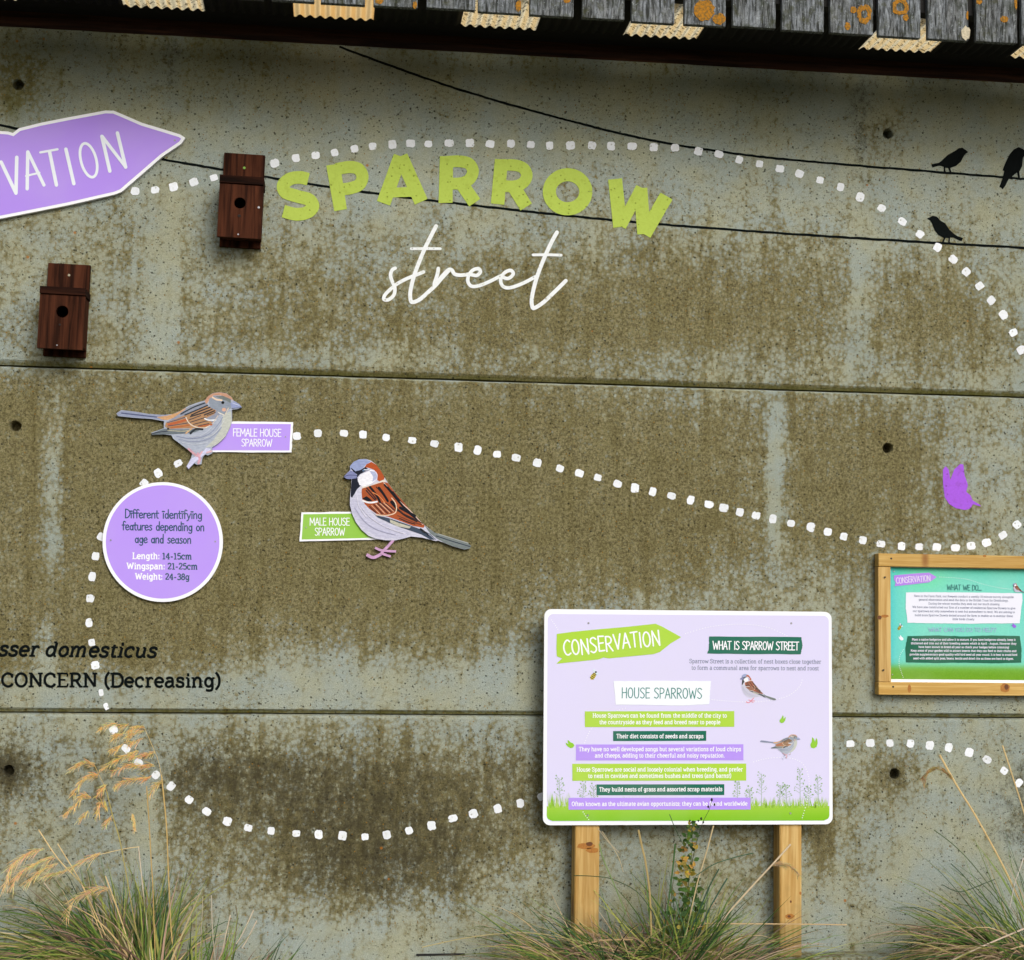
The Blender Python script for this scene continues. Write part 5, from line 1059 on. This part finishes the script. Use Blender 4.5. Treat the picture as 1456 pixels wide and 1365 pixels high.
# ------------------------------------------------------------------ grasses
GREEN = [(.08, .16, .025), (.13, .23, .04), (.24, .30, .06), (.04, .10, .03), (.32, .34, .08)]
DRY = [(.54, .39, .21), (.40, .27, .17), (.30, .19, .14), (.62, .48, .28), (.20, .12, .08), (.48, .32, .24), (.34, .28, .11)]
def blade(b, root, az, el, L, curl, wd, col, seg=8, wav=.0):
    d = Vector((math.cos(az)*math.cos(el), math.sin(az)*math.cos(el), math.sin(el))); pos = Vector(root); pts = [pos.copy()]
    ax = Vector((-math.sin(az), math.cos(az), 0))
    for k in range(seg):
        e = -curl/seg*(.5+k/seg); d = (Matrix.Rotation(-e, 3, ax) @ d).normalized() if True else d
        d = (d+Vector((R.uniform(-wav, wav), R.uniform(-wav, wav), R.uniform(-wav, wav)))).normalized()
        pos = pos+d*(L/seg); 
        if pos.y > -.012: pos.y = -.012-R.uniform(0, .01)
        if pos.z < -.12: pos.z = -.12
        pts.append(pos.copy())
    vs = []
    for i, q in enumerate(pts):
        t = (pts[min(i+1, seg)]-pts[max(i-1, 0)]).normalized(); s_ = t.cross(Vector((.3, -1, .2))); s_.normalize(); t_ = i/seg
        w_ = wd*(.55+.9*t_ if t_ < .4 else (1-t_)/.6*.9+.06)*.5; up_ = s_.cross(t)*w_*.35
        vs += [q-s_*w_, q+up_, q+s_*w_]
    b.add([tuple(v) for v in vs], [f for i in range(seg) for f in ((3*i, 3*i+1, 3*i+4, 3*i+3), (3*i+1, 3*i+2, 3*i+5, 3*i+4))], col)
def vary(c): k = R.uniform(.42, 1.3); return tuple(q*k*R.uniform(.93, 1.07) for q in c)
def tussock(cx, cy, p, n, rad, label, az_mu, az_sd, Lr, dry=.5, el=(.25, 1.3), curl=(.6, 1.9), wd=.004, zb=-.1, parent=None, hgt=1.0):
    wd *= 1.22
    r0 = P(cx, cy, p); root = (r0[0], -p, zb)
    t = thing('grass_tussock', label, 'plant', root) if parent is None else parent
    b = MB()
    for k in range(n):
        a = R.gauss(az_mu, az_sd); rr = rad*math.sqrt(R.random()); ra = R.uniform(0, 2*math.pi)
        isdry = R.random() < dry; col = vary(R.choice(DRY if isdry else GREEN))
        e_ = R.uniform(*el); L = R.uniform(*Lr)*(1.0 if not isdry else .9)
        blade(b, (root[0]+rr*math.cos(ra), min(root[1]+rr*.6*math.sin(ra), -.03), zb+R.uniform(0, .03)), a, e_, L, R.uniform(*curl)*(1.15 if isdry else .9), wd*R.uniform(.5, 1.3), col, 8, .035)
    o = b.build('blades', M_GRASS, t); o['kind'] = 'stuff'; return t
def stalk(par, pts, p, wd, col, name='stalk', p1=None):
    q = spline(pts, 5); m_ = len(q); b = MB(); p1 = p if p1 is None else p1
    b.tube([P(x, y, p+(p1-p)*i/(m_-1)) for i, (x, y) in enumerate(q)], wd*.0026*.5, col, 5, wd*.0026*.42); return b.build(name, M_STRAW, par)
def plume(b, pts, p, col, dens=1.0, L=13, spread=.55, w_=1.0):
    q = spline(pts, 8); b.tube([P(x, y, p) for x, y in q], .0009, col, 3)
    tot = sum(math.hypot(q[i+1][0]-q[i][0], q[i+1][1]-q[i][1]) for i in range(len(q)-1))
    n = int(tot*1.5*dens)
    for k in range(n):
        t = R.uniform(0, 1); i = min(int(t*(len(q)-1)), len(q)-2); a = q[i]; c = q[i+1]; an = math.atan2(c[1]-a[1], c[0]-a[0])
        if R.random() < .55: an = an*.6+.4*(math.pi*.72 if an > 0 else an)      # many spikelets hang down
        an += R.uniform(-spread, spread); l = L*R.uniform(.4, 1.1)*(1-.35*t)
        x, y = a[0]+R.uniform(-1.6, 1.6), a[1]+R.uniform(-2.2, 2.2); pp = p+R.uniform(-.02, .02)
        x1, y1 = x+l*.55*math.cos(an), y+l*.55*math.sin(an); x2, y2 = x1+l*.45*math.cos(an), y1+l*.45*math.sin(an)+l*.12
        cc = tuple(v*R.uniform(.7, 1.25) for v in col); w2 = R.uniform(.55, 1.15)*w_
        b.tube([P(x, y, pp), P(x1, y1, pp-.004), P(x2, y2, pp)], w2*.0010, cc, 3, w2*.0003)
GOLD = (1.0, .72, .28); STRAW = (.74, .56, .28); PALE = (.66, .55, .42)
# left tussock
tl = tussock(200, 1372, .36, 900, .15, 'big grass tussock at the lower left with golden drooping seed heads', math.radians(183), .6, (.45, .95), .66, (.25, 1.0), (1.0, 2.3), .0055)
tussock(185, 1372, .36, 420, .12, '', math.radians(145), .9, (.36, .66), .45, (.7, 1.45), (.3, 1.5), .0050, parent=tl)
tussock(205, 1372, .36, 120, .08, '', math.radians(95), .5, (.34, .54), .2, (1.0, 1.5), (.1, .6), .0062, parent=tl)
tussock(110, 1385, .44, 1400, .28, '', math.radians(188), .6, (.28, .62), .85, (.0, .6), (.6, 1.6), .0052, parent=tl)
tussock(200, 1368, .42, 700, .16, '', math.radians(200), 1.5, (.18, .36), .75, (.1, 1.2), (.6, 2.0), .0050, parent=tl)
tussock(150, 1376, .46, 900, .30, '', math.radians(90), 2.0, (.12, .30), .9, (.0, 1.0), (.6, 2.0), .0042, parent=tl)
p_ = .28
for pts, wd, col, p1 in (([(229.5, 1102), (233, 1135), (237, 1180), (239.5, 1243), (244, 1330), (250, 1366)], 1.9, (.60, .42, .16), .34), ([(208.4, 1118), (212.5, 1180), (215, 1227), (217, 1256), (219, 1314), (221, 1366)], 1.7, (.52, .36, .13), .34),
    ([(151.5, 1125), (160, 1159.5), (170, 1194), (179.5, 1243), (189, 1298), (200, 1354)], 1.7, (.42, .36, .12), .36), ([(55, 1180), (82.4, 1221), (112.6, 1253), (123.6, 1273), (150, 1330)], 1.7, STRAW, .4), ([(82, 1200), (106, 1239), (119.5, 1265), (150, 1345)], 1.5, STRAW, .4),
    ([(63, 1255.5), (96, 1297), (121, 1328), (140, 1355)], 1.5, PALE, .4), ([(150, 1246), (165, 1287), (178.6, 1328), (188, 1364)], 1.8, STRAW, .4), ([(197, 1204.5), (203, 1262), (209.5, 1319), (214, 1366)], 1.4, PALE, .36), ([(198, 1204), (182, 1206), (165, 1209.5), (137, 1216)], 1.2, STRAW, .3)):
    stalk(tl, pts, p_, wd, col, p1=p1)
PL = [[(204.3, 1032.3), (193, 1033.5), (182.6, 1041)], [(203.7, 1038.8), (189.6, 1043.4), (180.3, 1047.5)], [(202.5, 1049.3), (190.8, 1054), (183.8, 1057.5)], [(182.6, 1031), (171, 1032.3)], [(165, 1028.8), (153.3, 1030.5), (144, 1035.8)], [(176.7, 1042.3), (166.2, 1045.8), (159.2, 1051)], [(174.4, 1058.7), (166.2, 1063.4), (156.8, 1068)],
 [(196.7, 1068), (181.4, 1074), (162.7, 1082), (144, 1095)], [(219, 1069), (207, 1072.8), (187.3, 1076.3)], [(219, 1089), (201.4, 1089), (181.4, 1089), (160.3, 1097.4)], [(214.3, 1104.4), (195.5, 1108), (176.8, 1110.3), (163.9, 1119.6)], [(231.8, 1110), (220, 1118.5), (212, 1131.4)]]
PL2 = [[(134.5, 1087.4), (119.3, 1083.3), (100.5, 1095)], [(139.2, 1102.6), (121.7, 1105.6), (102.3, 1130.8)], [(128, 1133.7), (117, 1132.5), (105.2, 1146.6), (91.8, 1159)], [(150.4, 1116), (145, 1122), (138, 1132.5)], [(152, 1152.5), (142.8, 1142), (137, 1160.7)], [(159, 1159.5), (149.8, 1172.4)], [(126.3, 1153.6), (113.4, 1165.4)]]
PL3 = [[(61.8, 1206), (38.5, 1214.3), (16.5, 1232), (6.9, 1262.4)], [(77, 1218.5), (52, 1228), (27.5, 1241.8), (17.9, 1261)], [(82.4, 1228), (57.7, 1237.7), (37, 1258)], [(141.5, 1214), (123.6, 1221), (101.6, 1233.6), (85, 1240), (66, 1246)], [(155, 1264), (134.6, 1265), (114, 1273.4), (101.6, 1285.8), (94, 1306)]]
for grp, axis in ((PL, [(231, 1112), (226, 1085), (219, 1066), (204, 1032)]), (PL2, [(160, 1160), (152, 1126), (140, 1100), (134, 1087)])):
    b = MB(); b.tube([P(x, y, .27) for x, y in spline(axis, 5)], .0007, GOLD, 3)
    for q in grp: plume(b, q, .27, GOLD, 1.15, 15, .6, 1.15)
    b.build('seed_head', M_STRAW, tl)
for q in PL3:
    b = MB(); plume(b, q, .46, (.98, .74, .36), .8, 24, .45, 1.15); b.build('seed_head', M_STRAW, tl)
b = MB(); plume(b, [(188.5, 1158), (190.8, 1168), (191.5, 1180)], .28, GOLD, 2, 9, .3); b.build('seed_head', M_STRAW, tl)
# small tuft right of it
ts = tussock(300, 1366, .32, 700, .15, 'low tuft of dead grass with a few upright green blades, beside the big left tussock', math.radians(60), 1.4, (.06, .20), .85, (.1, 1.0), (.5, 1.8), .004, -.05)
tussock(285, 1372, .32, 34, .10, '', math.radians(80), .5, (.18, .34), .15, (1.0, 1.5), (.05, .5), .005, -.06, parent=ts)
tussock(350, 1372, .30, 30, .10, '', math.radians(35), .5, (.14, .30), .3, (.6, 1.2), (.1, .9), .005, -.06, parent=ts)
for pts, wd, col in (([(327.5, 1301), (322, 1325), (318, 1343), (314, 1365)], 1.7, PALE), ([(360.5, 1294), (346, 1325), (336, 1342)], 1.8, PALE), ([(365, 1309), (352, 1335), (344, 1348)], 1.8, PALE), ([(300.5, 1273), (302, 1320), (306, 1366)], 1.6, (.5, .45, .36)), ([(288.5, 1274), (286, 1330), (283, 1366)], 1.2, (.45, .4, .3)), ([(335, 1287), (337, 1310), (330, 1365)], 1.3, (.16, .13, .06))):
    stalk(ts, pts, .27, wd, col)
# middle tussock
tm = tussock(935, 1362, .30, 1500, .22, 'tangled grass tussock in front of the two-post sign', math.radians(90), 1.6, (.14, .40), .66, (.1, 1.2), (.5, 2.0), .0050, -.03)
tussock(1000, 1364, .30, 700, .16, '', math.radians(10), .6, (.26, .62), .62, (.15, .8), (.4, 1.4), .0040, -.1, parent=tm)
tussock(860, 1362, .30, 950, .18, '', math.radians(168), .7, (.24, .58), .6, (.2, 1.0), (.4, 1.5), .0042, -.1, parent=tm)
tussock(965, 1350, .30, 170, .11, '', math.radians(60), 1.2, (.26, .50), .15, (.8, 1.45), (.05, .7), .0065, -.06, parent=tm)
for pts, wd, col in (([(1014.5, 1174), (1005, 1210), (997, 1237), (990, 1262), (975, 1330)], 2.2, (.58, .46, .26)), ([(1124, 1200.7), (1112, 1214), (1098, 1229.4), (1064, 1266), (1029.7, 1304.8), (1010, 1330)], 3.0, (.62, .50, .33)), ([(992, 1312.9), (1060, 1313.6), (1130, 1314), (1204, 1315)], 1.9, (.62, .44, .24)),
    ([(907.7, 1180), (913, 1205), (918, 1227), (924, 1272), (926, 1330)], 3.0, (.48, .36, .15)), ([(1098, 1229.4), (1112, 1228), (1125, 1232), (1135, 1242)], 1.1, (.42, .30, .14)), ([(816, 1245), (845, 1246), (870, 1250), (905.7, 1268), (930, 1300)], 1.3, (.04, .08, .03)), ([(960, 1200), (956, 1240), (948, 1300), (940, 1350)], 2.4, (.05, .13, .03)), ([(740, 1362), (800, 1352), (850, 1338), (900, 1336)], 2.2, (.55, .38, .2)), ([(600, 1347), (660, 1334), (720, 1327), (770, 1328), (830, 1340), (880, 1352)], 1.4, (.5, .42, .2)),
    ([(952, 1158), (960, 1178), (973, 1204)], 1.2, (.05, .11, .04)), ([(1071, 1213), (1045, 1219), (1015, 1229), (990, 1245)], 1.6, (.04, .10, .05)), ([(1022, 1236), (1008, 1262), (992, 1300), (970, 1350)], 2.2, (.03, .08, .04)), ([(1034, 1249), (1020, 1272), (1005, 1300), (985, 1350)], 2.2, (.03, .09, .05)), ([(928, 1328), (922, 1345), (914, 1370)], 2.2, (.62, .48, .25)),
    ([(856, 1182), (878, 1216), (886, 1240)], 1.2, (.5, .42, .25)), ([(850, 1178), (864, 1196), (880, 1212)], 1.2, (.5, .42, .28)), ([(852, 1200), (858, 1222), (875, 1262), (890, 1300)], 1.8, (.2, .3, .1))):
    stalk(tm, pts, .25, wd, col, p1=.30)
b = MB(); plume(b, [(1098, 1229.4), (1112, 1228), (1125, 1232), (1137, 1246)], .25, (.45, .34, .16), 1.6, 13, .5); b.build('seed_head', M_STRAW, tm)
# right tussock
trr = tussock(1466, 1360, .36, 1900, .18, 'dark drooping grass tussock at the lower right corner', math.radians(178), .7, (.30, .66), .70, (.15, .95), (.9, 2.3), .0050, -.05)
tussock(1480, 1350, .36, 150, .10, '', math.radians(145), .7, (.38, .70), .3, (.5, 1.3), (.2, 1.0), .0056, -.1, parent=trr)
for pts, wd, col, p0, p1 in (([(1336, 1073.4), (1361, 1118), (1386, 1158), (1422, 1223), (1453, 1286), (1475, 1330)], 3.0, (.78, .58, .28), .26, .34), ([(1425.4, 1060), (1432, 1080), (1440, 1104.7), (1455.6, 1154), (1480, 1240)], 2.4, (.72, .54, .26), .26, .34), ([(1456, 1320.5), (1405, 1342), (1352, 1366)], 2.6, (.66, .52, .40), .48, .5), ([(1470, 1341), (1430, 1352), (1385, 1368)], 2.4, (.62, .44, .26), .5, .52), ([(1455, 1220), (1450, 1236), (1443, 1256), (1436, 1290)], 1.7, (.6, .55, .48), .3, .34), ([(1328, 1180), (1352, 1198), (1375, 1220), (1400, 1250), (1440, 1300)], 1.5, (.10, .14, .06), .26, .34), ([(1340, 1258), (1365, 1268), (1400, 1256), (1415, 1250)], 1.3, (.05, .09, .05), .3, .32), ([(1352, 1228), (1370, 1245), (1390, 1272), (1410, 1292)], 1.3, (.05, .10, .05), .3, .34)):
    stalk(trr, pts, p0, wd, col, p1=p1)
b = MB(); plume(b, [(1355, 1107), (1342, 1096), (1328, 1092.4), (1311.4, 1107)], .26, (.60, .42, .18), 2.2, 10, .35, 1.2); plume(b, [(1328, 1092.4), (1318, 1100), (1314, 1120)], .26, (.60, .42, .18), 1.5, 7, .2, 1.2); b.build('seed_head', M_STRAW, trr)

# the flowering weed in front of the sign
wdp = thing('flowering_weed', 'leafy green weed with yellowing leaves and dark buds rising in front of the sign', 'plant', P(965, 1360, .26))
b = MB(); b.tube([P(x, y, .25) for x, y in spline([(968, 1362), (974, 1300), (980, 1250), (984, 1205), (984, 1170)], 5)], .0018, (.08, .12, .03), 5, .001)
b.tube([P(x, y, .25) for x, y in spline([(982, 1235), (990, 1200), (999, 1170), (1008, 1152), (1012, 1138)], 5)], .0013, (.05, .08, .03), 5, .0008)
b.tube([P(x, y, .25) for x, y in spline([(962, 1362), (966, 1320), (964, 1280)], 5)], .0014, (.10, .12, .03), 5, .001); b.build('stem', M_LEAF, wdp)
def leaf(x, y, s_, an, col, p):
    b = MB(); c = Vector(P(x, y, p)); d = Vector((math.cos(an), R.uniform(-.5, .5), math.sin(an))).normalized(); sd_ = d.cross(Vector((0, -1, .4))).normalized(); u = sd_.cross(d)
    pr = [(0, 0), (.3, .5), (.6, .42), (1, 0)]; vs = [c]
    for t, w_ in pr[1:3]: vs += [c+d*s_*t+sd_*s_*w_*.6+u*s_*.12, c+d*s_*t-sd_*s_*w_*.6+u*s_*.12, c+d*s_*t]
    vs.append(c+d*s_-u*s_*.1)
    b.add([tuple(v) for v in vs], [(0, 3, 1), (0, 2, 3), (3, 6, 4, 1), (2, 5, 6, 3), (6, 7, 4), (5, 7, 6)], col); b.build('leaf', M_LEAF, wdp)
LG = [(.05, .12, .02), (.09, .16, .03), (.16, .20, .03), (.04, .09, .02)]; LY = [(.50, .34, .03), (.42, .24, .05), (.34, .26, .05)]
for k in range(240):
    t = R.random()**1.25; y = 1345-t*175; cxx = 968+(1345-y)/175*16; sp = 24*(1-t)**.9+4
    x = cxx+R.uniform(-sp, sp); yel = abs(y-1225) < 26 and R.random() < .6 or R.random() < .12
    leaf(x, y, R.uniform(.014, .032)*(1.15-.4*t), R.uniform(-.4, 3.5), vary(R.choice(LY if yel else LG)), .25+R.uniform(-.03, .03))
for x, y, r in ((1012, 1137, 2.6), (1007, 1147, 2.2), (1016, 1144, 2.2), (997, 1164, 2.4), (1000, 1169, 2.), (993, 1167, 1.8), (981, 1167, 1.8), (988, 1175, 1.8)):
    q = Vector(P(x, y, .25)); b = MB(); n = 7; rr = r*.0026*.7
    rings = [(-1, .2), (-.5, .85), (.1, 1), (.7, .6), (1, .1)]; vs = [(q.x+rr*w_*math.cos(2*math.pi*k/n), q.y+rr*w_*math.sin(2*math.pi*k/n), q.z+rr*h*1.3) for h, w_ in rings for k in range(n)]
    b.add(vs, [(i*n+k, i*n+(k+1) % n, (i+1)*n+(k+1) % n, (i+1)*n+k) for i in range(4) for k in range(n)], (.02, .025, .012)); b.build('bud', M_LEAF, wdp, smooth=True)
